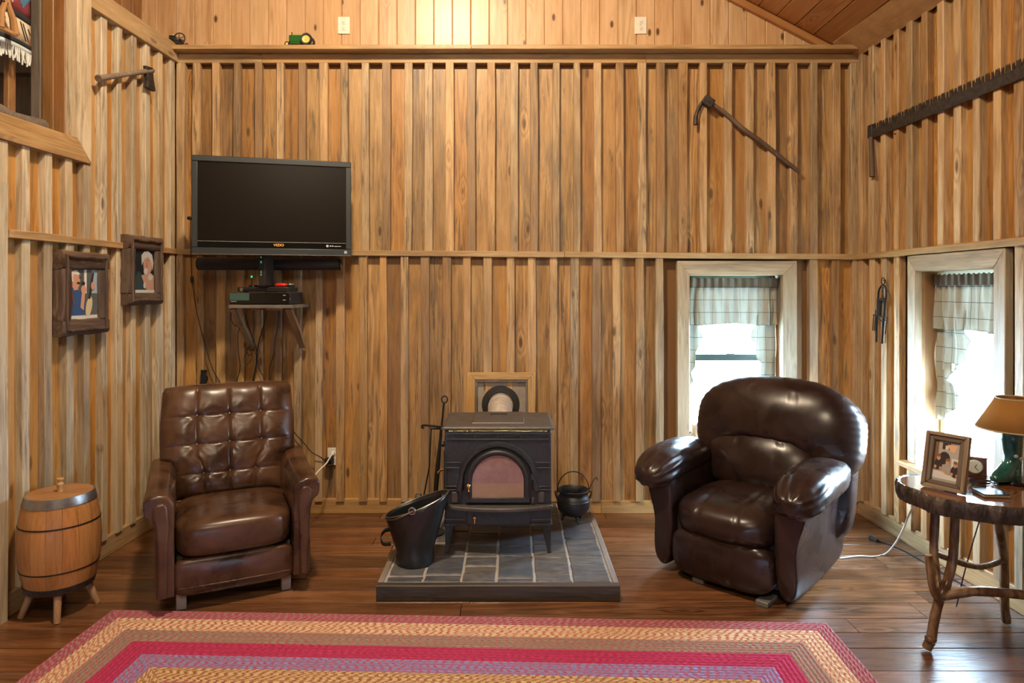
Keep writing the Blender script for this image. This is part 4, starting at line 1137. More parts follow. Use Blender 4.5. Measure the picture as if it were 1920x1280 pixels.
# ------------------------------------------------------------------ television and shelf
M['screen'] = plain('dark_screen', (0.010, 0.007, 0.0045), 0.3, 0, 0.12)
M['bezel'] = plain('dark_grey_bezel', (0.022, 0.026, 0.028), 0.4)
M['gloss'] = plain('gloss_black', (0.006, 0.007, 0.007), 0.12)
def emit(name, col, s):
    t = NT(name); t.set(**{'Base Color': tuple(c*0.5 for c in col), 'Emission Color': tuple(col), 'Emission Strength': s}); return t.mat
M['led_g'] = emit('green_led', (0.03, 0.8, 0.35), 0.6); M['led_o'] = emit('amber_led', (1.0, 0.40, 0.06), 0.8)
TW, TH = 0.93, 0.595
tv = thing('television', 'black flat-screen television angled out on its wall arm', 'television', (-1.472, 4.05, 1.722), R(14.5))
m = MB()
hw = TW/2
m.bx(-hw, hw, 0.0, 0.045, TH-0.036, TH); m.bx(-hw, hw, 0, 0.045, 0, 0.040); m.bx(-hw, -hw+0.034, 0, 0.045, 0.04, TH-0.036); m.bx(hw-0.034, hw, 0, 0.045, 0.04, TH-0.036)
bz = m.build('bezel', M['bezel'], tv, bevel=0.004)
MB().bx(-hw+0.034, hw-0.034, 0.008, 0.03, 0.078, TH-0.036).build('screen', M['screen'], tv, smooth=None)
stp = MB().bx(-hw+0.034, hw-0.034, 0.004, 0.03, 0.040, 0.078).build('logo_strip', M['gloss'], tv, smooth=None)
MB().bx(-hw+0.034, hw-0.034, 0.002, 0.006, 0.0765, 0.080).build('chrome_line', M['steel'], tv, smooth=None)
MB().bx(-hw, hw, -0.002, 0.0, -0.001, 0.002).build('chrome_line', M['steel'], tv, smooth=None)
text('logo', 'VIZIO', 0.021, M['led_o'], stp, (0.03, 0.003, 0.060), (PI/2, 0, 0), sx=1.15)
wt = plain('grey_print', (0.45, 0.47, 0.48), 0.5)
for k_, (xa, xb) in enumerate(((0.132, 0.122), (0.119, 0.108), (0.103, 0.062))): MB().bx(hw-xa, hw-xb, 0.0035, 0.004, 0.0565, 0.0635 if k_ < 2 else 0.0605).build('print_mark', wt, stp, smooth=None)
MB().lathe([(0.0, 0.0), (0.008, 0.0), (0.008, 0.001), (0.0, 0.001)], 14, (hw-0.145, 0.003, 0.060), 'y').build('print_badge', wt, stp)
MB().bx(hw-0.042, hw-0.026, -0.001, 0.0, 0.014, 0.030).build('energy_sticker', wt, bz, smooth=None)
MB().prism([(-0.40, 0.045), (0.40, 0.045), (0.30, 0.10), (-0.30, 0.10)], 0.06, TH-0.06, 'z').build('back_housing', M['plastic_soft'], tv, bevel=0.006)
m = MB(); rz_ = R(-14.5)
def tvl(w):  # world -> tv local
    d_ = Vector(w)-Vector((-1.472, 4.05, 1.722)); return Matrix.Rotation(-R(14.5), 3, 'Z') @ d_
m.tube([(0, 0.09, 0.3), (0.06, 0.17, 0.3), tvl((-1.47, YB-0.04, 2.022))], 0.02, 8)
m.build('wall_arm', M['plastic_soft'], tv)
MB().box(tvl((-1.47, YB-0.038, 2.022)), (0.10, 0.02, 0.28), (0, 0, -R(14.5))).build('wall_plate', M['plastic_soft'], tv)

sb = thing('sound_bar', 'long black sound bar mounted just under the television', 'speaker', (-1.578, 4.27, 1.676), 0)
m = MB()
prof = [(0.045*math.cos(a)*0.75, 0.042*math.sin(a)) for a in [2*PI*k/20 for k in range(20)]]
MB().prism(prof, -0.462, 0.462, 'x').build('body', M['plastic_soft'], sb, bevel=0.004)
for s_ in (-1, 1):
    MB().bx(s_*0.40-0.02, s_*0.40+0.02, 0.02, YB-0.034-4.27, -0.02, 0.02).build('wall_bracket', M['plastic_soft'], sb, smooth=None)
    MB().prism(prof, s_*0.462, s_*0.468, 'x', scale_b=0.9).build('end_cap', M['gloss'], sb)

SZ = 1.412
ws = thing('wall_shelf', 'small weathered bracket shelf holding the black boxes', 'shelf', (-1.572, 4.09, SZ))
yb_ = YB-0.032-4.09
o = plank_mesh('b', 0.40, 0.32, 0.02, 0.001, 3).build('shelf_board', M['weathered'], ws, (0.005, yb_/2, -0.01)); o.rotation_euler = Matrix(((0, 0, 1), (-1, 0, 0), (0, -1, 0))).to_euler()
for xx in (-0.175, 0.170):
    a, b = Vector((xx, 0.03, -0.02)), Vector((xx, yb_-0.008, -0.285))
    d_ = (b-a)
    o = plank_mesh('b', d_.length, 0.04, 0.03, 0.001, 2).build('brace', M['batten'], ws, (a+b)/2)
    zv = d_.normalized(); xv = Vector((1, 0, 0)); yv = zv.cross(xv)
    o.rotation_euler = Matrix((yv.cross(zv), yv, zv)).transposed().to_euler()
for xx in (-0.06, 0.055):
    MB().box((xx, 0.10, -0.028), (0.07, 0.10, 0.016)).build('cleat', M['batten'], ws, bevel=0.002)

dv = thing('video_recorder', 'wide black video recorder box on the bracket shelf', 'recorder', (-1.578, 4.105, SZ))
MB().bx(-0.189, 0.189, 0.004, 0.25, 0.004, 0.078).build('case', M['plastic_soft'], dv, bevel=0.004)
fpz = MB().bx(-0.188, 0.188, -0.002, 0.004, 0.006, 0.076).build('front_panel', M['gloss'], dv, bevel=0.002)
MB().bx(-0.186, -0.065, -0.004, -0.002, 0.028, 0.074).build('display_window', plain('smoked_teal', (0.05, 0.11, 0.10), 0.15), fpz, smooth=None)
for zz in (0.028, 0.058): MB().bx(0.145, 0.163, -0.003, -0.002, zz, zz+0.004).build('button', wt, fpz, smooth=None)
MB().bx(-0.18, -0.145, -0.003, -0.002, 0.020, 0.023).build('print', wt, fpz, smooth=None)
dp = thing('disc_player', 'slim black disc player lying on the video recorder', 'player', (-1.572, 4.125, SZ+0.078))
MB().bx(-0.155, 0.165, 0.0, 0.19, 0.004, 0.034).build('case', M['plastic'], dp, bevel=0.004)
MB().bx(-0.15, -0.03, -0.002, 0.0, 0.012, 0.020).build('disc_tray', M['gloss'], dp, smooth=None)
MB().lathe([(0.0, -0.004), (0.010, -0.004), (0.012, 0.0), (0.0, 0.0)], 14, (-0.13, 0.0, 0.018), 'y').build('dial', M['steel'], dp)
for xx in (-0.11, 0.13): MB().bx(xx-0.01, xx+0.01, 0.02, 0.04, 0.0, 0.004).build('foot', M['plastic'], dp, smooth=None)
ZD = SZ+0.078+0.034
rt = thing('router', 'upright black router with green lights under the television', 'router', (-1.566, 4.155, ZD), 0)
MB().prism([(-0.024, -0.04), (0.024, -0.052), (0.036, 0.06), (-0.02, 0.068)], 0.006, 0.197, 'z').build('case', M['plastic_soft'], rt, bevel=0.004)
MB().prism([(-0.03, -0.045), (0.03, -0.055), (0.042, 0.064), (-0.026, 0.072)], 0.0, 0.006, 'z').build('stand', M['gloss'], rt)
for k, zz in enumerate((0.186, 0.160, 0.152, 0.098, 0.088, 0.076)):
    MB().box((-0.006, -0.0455, zz), (0.006, 0.003, 0.004), (0, 0, R(-14))).build('status_light', M['led_g'] if k < 5 else M['led_o'], rt, smooth=None)
tag(MB().sup((0, 0, 0.013), (0.040, 0.026, 0.013), 2.6, 10).build('red_gadget', plain('glossy_red', (0.60, 0.02, 0.012), 0.3), None, (-1.478, 4.20, ZD), smooth=180), 'glossy red oval gadget beside the router', 'gadget')
pk = thing('grey_puck', 'small grey puck beside the glossy red gadget', 'gadget', (-1.425, 4.22, ZD-0.0))
MB().lathe([(0.0, 0.0), (0.022, 0.0), (0.026, 0.010), (0.028, 0.014), (0.0, 0.014)], 20).build('body', M['plastic_soft'], pk)
MB().lathe([(0.0, 0.0), (0.028, 0.0), (0.027, 0.007), (0.0, 0.008)], 20, (0, 0, 0.014)).build('top', M['steel'], pk)
ir = thing('sensor_stand', 'tiny black sensor on a stalk left of the router', 'sensor', (-1.655, 4.20, ZD))
MB().lathe([(0.0, 0.0), (0.03, 0.0), (0.027, 0.012), (0.0, 0.014)], 18).build('base', M['plastic'], ir)
MB().tube([(-0.012, 0, 0.012), (-0.012, 0, 0.06)], 0.0025, 6).build('stalk', M['plastic'], ir)
MB().sup((-0.012, 0, 0.066), (0.006, 0.006, 0.008), 2.2, 6).build('bulb', M['led_g'], ir, smooth=180)

# hanging cables
def cable(label, pix, d0, d1, r=0.0035, mat='plastic', cat='cable', name='cable', k=6, group=None):
    n = len(pix)
    pts = [at_depth(x, y, d0+(d1-d0)*i/(n-1)) for i, (x, y) in enumerate(pix)]
    base = pts[-1].copy()
    m = MB().tube([q-base for q in spline(pts, k)], r, 6)
    return tag(m.build(name, M[mat], None, base), label, cat, group)
gc = 'cables hanging under the bracket shelf'
cable('thin black cable looping from the left end of the bracket shelf', [(434, 575), (433, 595), (438, 608), (448, 614), (446, 628), (447, 660), (450, 690), (443, 722), (441, 760), (450, 900)], 4.14, 4.38, 0.0028, group=gc)
cable('black cable slanting behind the left shelf brace', [(454, 576), (462, 600), (470, 622), (478, 645), (482, 668), (477, 700), (474, 720), (473, 780), (474, 900)], 4.30, 4.38, 0.004, group=gc)
cable('black cable from the middle of the bracket shelf', [(501, 578), (496, 605), (487, 635), (482, 660), (480, 685), (475, 715), (476, 780), (476, 905)], 4.32, 4.39, 0.004, group=gc)
cable('black cable at the right end of the bracket shelf', [(523, 583), (521, 610), (515, 640), (513, 665), (506, 690), (505, 718), (507, 790), (505, 905)], 4.32, 4.39, 0.003, group=gc)
cable('thin dark cable between the other hanging cables', [(475, 580), (477, 610), (474, 640), (480, 665), (486, 690), (496, 718), (497, 790), (490, 905)], 4.34, 4.39, 0.0024, group=gc)
cable('small coil of thin wire hanging below the left brace', [(470, 645), (461, 662), (457, 676), (462, 684), (472, 672), (470, 650), (463, 655), (466, 666), (473, 662)], 4.33, 4.35, 0.002, group=gc)
pc = thing('power_cord', 'thin black power cord hanging left of the television', 'cord', at_depth(418, 735, 4.39))
b0 = at_depth(418, 735, 4.39)
MB().tube([q-b0 for q in spline([at_depth(x, y, d) for x, y, d in ((357, 408, 4.30), (357, 450, 4.33), (359, 500, 4.37), (361, 530, 4.39), (368, 580, 4.39), (380, 630, 4.39), (398, 690, 4.39), (418, 735, 4.39), (430, 850, 4.39))])], 0.0028, 6).build('wire', M['plastic'], pc)
MB().sup(at_depth(360, 524, 4.38)-b0, (0.010, 0.010, 0.024), 3, 6).build('inline_switch', M['plastic'], pc, smooth=180)
MB().sup(at_depth(356, 409, 4.30)-b0, (0.016, 0.014, 0.012), 3, 6).build('plug', M['plastic'], pc, smooth=180)
q = at_depth(381, 709, 4.385)
bt = thing('black_torch', 'small black torch clipped to the wall above the tufted recliner', 'torch', q)
MB().tube([(-0.002, 0, -0.045), (0.004, 0, 0.045)], 0.018, 12).build('barrel', M['plastic'], bt)
MB().tube([(0.004, 0, 0.045), (0.005, 0, 0.056)], 0.020, 12).build('cap', M['gloss'], bt)
MB().bx(-0.008, 0.008, 0.0, YB-0.002-q.y, -0.01, 0.01).build('clip', M['plastic'], bt, smooth=None)

# outlets
def outlet(loc, rz, label, w=0.082, h_=0.117):
    t = thing('wall_outlet', label, 'outlet', loc, rz, 'electrical outlets')
    MB().box((0, -0.003, 0), (w, 0.006, h_)).build('plate', M['white_plastic'], t, bevel=0.002)
    for zz in (-0.022, 0.022):
        s_ = MB().sup((0, -0.007, zz), (0.017, 0.002, 0.015), 3, 6).build('socket', M['white_plastic'], t, smooth=40)
        for xx in (-0.006, 0.006): MB().box((xx, -0.0093, zz+0.003), (0.0022, 0.0006, 0.008)).build('slot', M['plastic'], s_, smooth=None)
        MB().box((0, -0.0093, zz-0.007), (0.004, 0.0006, 0.004)).build('slot', M['plastic'], s_, smooth=None)
    MB().lathe([(0.0, -0.0075), (0.003, -0.007), (0.003, -0.005)], 8, (0, 0, 0), 'y').build('screw', M['steel'], t)
    return t
outlet(at_depth(645, 48, YG-0.001), 0, 'ivory outlet on the pine boards right of the green toy tractor')
outlet(at_depth(1201, 48, YG-0.001), 0, 'ivory outlet on the pine boards high above the stove, left of the adze')
q = at_depth(626, 855, YB-0.012)
outlet(q, 0, 'ivory wall outlet with plugs beside the tufted recliner')
for xx in (-0.052, 0.048): pass
pl = thing('black_plug', 'black plug and cord in the low wall outlet', 'plug', q+Vector((-0.022, -0.012, -0.022)))
MB().sup((0, -0.022, 0), (0.03, 0.026, 0.022), 4, 8).build('body', M['plastic'], pl, smooth=60)
b0 = q+Vector((-0.022, -0.012, -0.022))
MB().tube([v_-b0 for v_ in spline([b0+Vector((-0.028, -0.02, 0)), at_depth(600, 856, 4.38), at_depth(585, 848, 4.37), at_depth(572, 833, 4.37), at_depth(558, 818, 4.37), at_depth(540, 800, 4.37), at_depth(505, 800, 4.37)])], 0.003, 6).build('cord', M['plastic'], pl)
pw = thing('white_plug', 'white plug and cord running from outlet to the tufted recliner', 'plug', q+Vector((-0.002, -0.010, 0.022)))
b0 = q+Vector((-0.002, -0.010, 0.022))
MB().sup((0, -0.012, 0), (0.012, 0.014, 0.012), 3, 8).build('body', M['cord_white'], pw, smooth=180)
MB().tube([v_-b0 for v_ in spline([b0+Vector((-0.004, -0.022, -0.004)), at_depth(612, 868, 4.28), at_depth(600, 880, 4.2), at_depth(589, 893, 4.1), at_depth(570, 925, 4.0), at_depth(560, 1010, 3.85)])], 0.0045, 8).build('cord', M['cord_white'], pw)
# ------------------------------------------------------------------ tools on the walls
def prism_between(m, poly, a, b): m.prism(poly, a, b, 'y')
# adze on the back wall
def bkp(px, py, out): return at_depth(px, py, YB-out)
o0 = bkp(1322, 190, 0.05)
ad = thing('adze', 'old adze with long dark handle slanting on the back wall', 'adze', o0)
hp = [bkp(1334, 194, .05), bkp(1362, 214, .052), bkp(1395, 243, .055), bkp(1430, 268, .05), bkp(1470, 300, .045), bkp(1497, 321, .042)]
MB().tube([q-o0 for q in spline(hp)], [0.0165-0.003*abs(i-15)/15 for i in range(31)], 10).build('handle', M['tool_handle'], ad)
q = bkp(1327, 191, 0.055)-o0
MB().box(q, (0.075, 0.05, 0.062), (0, R(35), 0)).build('eye', M['rust'], ad, bevel=0.006)
bl = [bkp(1318, 190, .055), bkp(1310, 203, .055), bkp(1305, 218, .055), bkp(1304, 234, .055)]
m = MB()
sp_ = spline([v_-o0 for v_ in bl], 5)
for i, v_ in enumerate(sp_): pass
ws_ = [0.010+0.006*i/len(sp_) for i in range(len(sp_))]
m.tube(sp_, ws_, 8)
m.build('blade', M['rust'], ad)
MB().box((q.x+0.0, 0.035, q.z+0.036), (0.006, 0.03, 0.006)).build('nail', M['rust'], ad)
# axe on the left wall
a0_, a1_ = left_pt(184, 147, 0.055), left_pt(286, 132, 0.055)
ax = thing('axe', 'short grey axe hanging level on the pale left wall', 'axe', (a0_+a1_)/2)
c_ = (a0_+a1_)/2
MB().tube([v_-c_ for v_ in (a0_, a0_.lerp(a1_, 0.06), a0_.lerp(a1_, 0.5), a1_)], [0.020, 0.0165, 0.0135, 0.016], 10).build('handle', M['grey_handle'], ax)
hd = a0_.lerp(a1_, 0.91)-c_
dirn = (a1_-a0_).normalized()
hp_ = [(-0.033, 0.026), (0.033, 0.026), (0.036, -0.05), (0.048, -0.115), (-0.040, -0.105), (-0.028, -0.05)]
o = MB().prism(hp_, -0.013, 0.013, 'y').build('head', M['rust'], ax, hd, bevel=0.003)
o.rotation_euler = (0, -math.asin(dirn.z)*0.3, RZL)
# crosscut saw on the right wall
sz_ = 2.515
u0 = right_u(right_pt(1633, 240, 0.045).y)
sw = thing('crosscut_saw', 'long rusty two-man crosscut saw high on the right wall', 'saw', wall_world('right', u0, sz_, 0.048), RZR)
SL = 1.75
top_e = []
k = 0; xx = 0.03
top_e.append((0.0, 0.035))
pat = [('t', .010), ('t', .010), ('t', .010), ('g', .012), ('r', .012), ('g', .010)]
while xx < SL-0.05:
    for kind, w in pat:
        if kind == 't': top_e += [(xx, 0.032), (xx+w*0.5, 0.052), (xx+w, 0.032)]
        elif kind == 'g': top_e += [(xx, 0.014), (xx+w, 0.014)]
        else: top_e += [(xx, 0.048), (xx+w*0.5, 0.036), (xx+w, 0.048)]
        xx += w
top_e.append((SL, 0.035))
m = MB(); n = len(top_e)
bot = [(a, -0.036-0.008*math.sin(PI*a/SL)) for a, b in top_e]
vs = []
for yy in (-0.002, 0.002):
    vs += [(a, yy, b) for a, b in top_e]+[(a, yy, b) for a, b in bot]
fs = []
for i in range(n-1):
    fs += [(i, i+1, n+i+1, n+i), (2*n+i, 3*n+i, 3*n+i+1, 2*n+i+1), (i, 2*n+i, 2*n+i+1, i+1), (n+i, n+i+1, 3*n+i+1, 3*n+i)]
fs += [(0, n, 3*n, 2*n), (n-1, 3*n-1, 4*n-1, 2*n-1)]
m.add(vs, fs); m.build('blade', M['rust'], sw, smooth=None)
MB().box((0.0, 0, 0.01), (0.05, 0.016, 0.085)).build('socket', M['rust'], sw, bevel=0.004)
MB().tube([(0.012, -0.004, -0.03), (0.018, -0.004, -0.15), (0.026, -0.004, -0.285)], [0.014, 0.016, 0.018], 10).build('handle', M['tool_handle'], sw)
MB().tube([(SL-0.01, -0.004, -0.03), (SL-0.01, -0.004, -0.26)], 0.016, 10).build('handle', M['tool_handle'], sw)
for xx in (0.25, 1.45): MB().box((xx, 0.024, -0.065), (0.006, 0.05, 0.006)).build('nail', M['rust'], sw, smooth=None)
# spring trap on the right wall
pc_ = right_pt(1650, 580, 0.05)
trp = thing('spring_trap', 'black iron scissor trap hanging beside the right window', 'trap', pc_, RZR)
def T_(x, z, y=0.0): return Vector(((x-235)*0.00039*1.22, y, (640-z)*0.00036))
def bar(pts, r, name): MB().tube([T_(*q_) for q_ in pts], r, 6).build(name, M['wrought'], trp)
MB().tube([T_(305, 150)+Vector((0.018*math.cos(2*PI*i/14), 0, 0.021*math.sin(2*PI*i/14))) for i in range(14)], 0.003, 6, closed=True).build('ring', M['wrought'], trp)
bar(spline([T_(190, 480) * 1, T_(205, 330), T_(260, 235), T_(300, 215), T_(350, 240), T_(372, 330), T_(365, 450)], 4) and [(190, 480), (205, 330), (230, 270), (265, 232), (300, 215), (345, 236), (370, 300), (372, 380), (360, 470)], 0.0055, 'yoke')
MB().tube([T_(300, 240+z_*5.2)+Vector((0.008*math.cos(z_*2.1), 0.008*math.sin(z_*2.1), 0)) for z_ in range(0, 42)], 0.0016, 5).build('spring', M['wrought'], trp)
bar([(185, 465), (345, 465)], 0.008, 'cross_bar')
bar([(190, 470), (185, 740), (160, 800), (150, 1215)], 0.0065, 'blade')
bar([(350, 470), (325, 740), (310, 800), (275, 1230)], 0.0065, 'blade')
bar([(240, 480), (225, 745)], 0.010, 'centre_post')
bar([(80, 742), (400, 780)], 0.004, 'cross_bar')
bar([(185, 790), (280, 845), (340, 820)], 0.004, 'trip_bar')
for (x_, z_, x2, z2) in ((92, 745, 65, 1020), (138, 650, 108, 1020), (388, 785, 350, 1055)): bar([(x_, z_), (x2, z2)], 0.003, 'prong')
MB().tube([T_(300, 130), T_(300, 130, 0.05)], 0.003, 6).build('nail', M['wrought'], trp)

# ------------------------------------------------------------------ framed pictures
def flat(name, cols): return [plain(name+str(i), c, 0.45) for i, c in enumerate(cols)]
def ell(cx, cz, rx, rz, n=18, a=0.0):
    return [(cx+rx*math.cos(2*PI*k/n)*math.cos(a)-rz*math.sin(2*PI*k/n)*math.sin(a), cz+rx*math.cos(2*PI*k/n)*math.sin(a)+rz*math.sin(2*PI*k/n)*math.cos(a)) for k in range(n)]
def print_mesh(layers, mats, parent, name, y0):
    m = MB()
    for i, (poly, mi) in enumerate(layers):
        m.poly([(p_[0], y0-0.0002*(i+1), p_[1]) for p_ in poly], mi)
    me = m.mesh(name)
    for mm in mats: me.materials.append(mm)
    return link(name, me, parent)
def rustic_frame(label, cpx, W_, H_, opening, layers, mats):
    d_, z_ = cpx
    t = thing('framed_picture', label, 'picture', wall_world('left', left_u(d_), z_, 0.036), RZL, 'rustic framed pictures on the left wall')
    a, b = W_/2, H_/2
    x0, x1, z0, z1 = opening
    for (p0, p1, w_) in (((-a, b), (a, b), 0), ((-a, -b), (a, -b), 0), ((-a, -b), (-a, b), 1), ((a, -b), (a, b), 1)):
        if w_ == 0:
            zc_ = (b+z1)/2 if p0[1] > 0 else (-b+z0)/2
            hh = abs(b-z1) if p0[1] > 0 else abs(z0+b)
            o = plank_mesh('f', W_, hh, 0.05, 0.004, 7, 0.010).build('frame_rail', M['barkframe'], t, (0, -0.025, zc_), (0, PI/2, 0), smooth=60)
        else:
            xc_ = (-a+x0)/2 if p0[0] < 0 else (a+x1)/2
            ww = abs(x0+a) if p0[0] < 0 else abs(a-x1)
            o = plank_mesh('f', z1-z0, ww, 0.05, 0.004, 7, 0.010).build('frame_rail', M['barkframe'], t, (xc_, -0.025, (z0+z1)/2), smooth=60)
    k = 0.028
    loop = []
    for (ax_, az_), (bx_, bz_) in (((-a+k, -b+k), (a-k, -b+k)), ((a-k, -b+k), (a-k, b-k)), ((a-k, b-k), (-a+k, b-k)), ((-a+k, b-k), (-a+k, -b+k))):
        for i in range(9):
            f_ = i/9
            loop.append((ax_+(bx_-ax_)*f_+random.uniform(-.004, .004), -0.054, az_+(bz_-az_)*f_+random.uniform(-.004, .004)))
    MB().tube(loop, 0.009, 7, closed=True).build('vine_moulding', M['barkframe'], t)
    MB().bx(x0-0.01, x1+0.01, -0.032, 0.0, z0-0.01, z1+0.01).build('backing', plain('picture_backing', (0.02, 0.02, 0.022), 0.6), t, smooth=None)
    print_mesh(layers, mats, t, 'print', -0.0325)
    return t
x0, x1, z0, z1 = -0.105, 0.105, -0.135, 0.125
rect = lambda a, b, c, d: [(a, c), (b, c), (b, d), (a, d)]
PM = flat('print_a', [(0.10, 0.11, 0.10), (0.62, 0.60, 0.54), (0.035, 0.085, 0.20), (0.58, 0.30, 0.19), (0.035, 0.022, 0.016), (0.60, 0.50, 0.30), (0.30, 0.42, 0.50), (0.70, 0.68, 0.64), (0.30, 0.05, 0.03)])
layers = [(rect(x0, x1, z0, z1), 0), (rect(0.06, x1, 0.0, z1), 6), (rect(0.0, 0.02, 0.0, z1), 7), (rect(x0, x1, z0, z0+0.02), 1),
    ([(x0, z0+0.02), (0.0, z0+0.02), (0.01, -0.06), (-0.02, 0.0), (-0.05, 0.025), (-0.09, 0.03), (x0, 0.01)], 2),
    (ell(-0.065, 0.065, 0.034, 0.045), 3), ([(-0.075, 0.035), (-0.055, 0.03), (-0.04, 0.02), (-0.08, 0.015)], 3),
    ([(-0.09, 0.08), (-0.1, 0.11), (-0.06, 0.122), (-0.03, 0.10), (-0.05, 0.095), (-0.075, 0.1)], 7), ([(-0.1, 0.06), (-0.1, 0.105), (-0.085, 0.1), (-0.08, 0.06)], 7),
    (ell(-0.044, 0.053, 0.013, 0.006), 4), ([(-0.045, 0.082), (-0.025, 0.085), (-0.028, 0.078)], 4),
    (ell(-0.005, 0.02, 0.02, 0.022), 3), ([(-0.02, 0.005), (0.005, 0.0), (-0.005, -0.09), (-0.03, -0.075)], 3), (rect(-0.022, 0.004, 0.045, 0.06), 4),
    (ell(0.035, -0.07, 0.024, 0.055, 18, -0.25), 5), ([(0.03, -0.03), (0.045, -0.03), (0.075, 0.11), (0.06, 0.11)], 4), (ell(0.065, 0.04, 0.016, 0.022), 3),
    ([(-0.098, 0.0), (-0.09, 0.0), (-0.075, -0.06), (-0.082, -0.06)], 8)]
rustic_frame('rustic framed picture of a musician in blue shirt, nearer the door casing', (3.455, 1.487), 0.36, 0.432, (x0, x1, z0, z1), layers, PM)
PM2 = flat('print_b', [(0.012, 0.013, 0.014), (0.62, 0.60, 0.54), (0.03, 0.055, 0.055), (0.52, 0.28, 0.19), (0.52, 0.52, 0.50), (0.36, 0.17, 0.11)])
layers = [(rect(x0, x1, z0, z1), 0), (rect(x0, x1, z0, z0+0.018), 1), ([(x0, z0+0.018), (0.0, z0+0.018), (-0.03, -0.02), (-0.06, -0.005), (x0, -0.06)], 2),
    ([(-0.03, -0.03), (0.02, z0+0.018), (0.1, z0+0.018), (0.1, -0.03), (0.06, -0.01)], 3), (ell(0.035, 0.035, 0.045, 0.062), 3),
    ([(-0.025, 0.03), (-0.03, 0.09), (0.0, 0.115), (0.04, 0.12), (0.08, 0.10), (0.095, 0.05), (0.085, 0.0), (0.075, 0.05), (0.04, 0.085), (0.0, 0.07)], 4),
    (ell(0.015, -0.005, 0.022, 0.020), 4), (ell(0.06, -0.04, 0.025, 0.02), 4), ([(x0, -0.03), (x0, 0.06), (-0.09, 0.03), (-0.09, -0.02)], 3), ([(0.02, 0.05), (0.03, 0.05), (0.03, 0.02), (0.015, 0.02)], 5), (rect(0.015, 0.055, 0.06, 0.065), 5), (ell(0.0, -0.09, 0.012, 0.02), 4)]
rustic_frame('rustic framed portrait of a white-haired sitter, nearer the corner', (3.985, 1.623), 0.352, 0.415, (x0, x1, z0, z1), layers, PM2)

# ------------------------------------------------------------------ curtains
def fabric(name, col, trans, line):
    t = NT(name); out = t.n['Material Output']
    sp = t.new('ShaderNodeSeparateXYZ'); t.lk(t.obj(), sp.inputs[0])
    def ln(s, per, w, off): return t.math('LESS_THAN', t.math('FRACT', t.math('ADD', t.math('DIVIDE', s, per), off)), w/per)
    lz = t.math('MAXIMUM', ln(sp.outputs[2], 0.086, 0.0035, 0.3), t.math('MULTIPLY', ln(sp.outputs[0], 0.062, 0.0026, 0.1), 0.6))
    wv = t.noise(t.vmath('MULTIPLY', t.obj(), (260, 260, 260)), 1.0, 2.0)
    c = t.mix(t.maprange(wv, 0.3, 0.7, 0.0, 0.35), col, tuple(x*0.6 for x in col))
    c = t.mix(t.math('MULTIPLY', lz, 0.9), c, line)
    df = t.new('ShaderNodeBsdfDiffuse'); tl_ = t.new('ShaderNodeBsdfTranslucent'); tp_ = t.new('ShaderNodeBsdfTransparent')
    t.lk(c, df.inputs[0]); t.lk(c, tl_.inputs[0])
    mx = t.new('ShaderNodeMixShader'); mx.inputs[0].default_value = trans
    t.lk(df.outputs[0], mx.inputs[1]); t.lk(tl_.outputs[0], mx.inputs[2])
    m2 = t.new('ShaderNodeMixShader'); m2.inputs[0].default_value = 0.0005
    t.lk(mx.outputs[0], m2.inputs[1]); t.lk(tp_.outputs[0], m2.inputs[2]); t.lk(m2.outputs[0], out.inputs[0])
    return t.mat
M['curtain'] = fabric('checked_curtain', (0.36, 0.36, 0.30), 0.012, (0.06, 0.075, 0.07))
M['curtain_header'] = fabric('gathered_header', (0.22, 0.20, 0.16), 0.008, (0.06, 0.06, 0.05))
M['hem'] = plain('dark_hem', (0.16, 0.19, 0.14), 0.8)
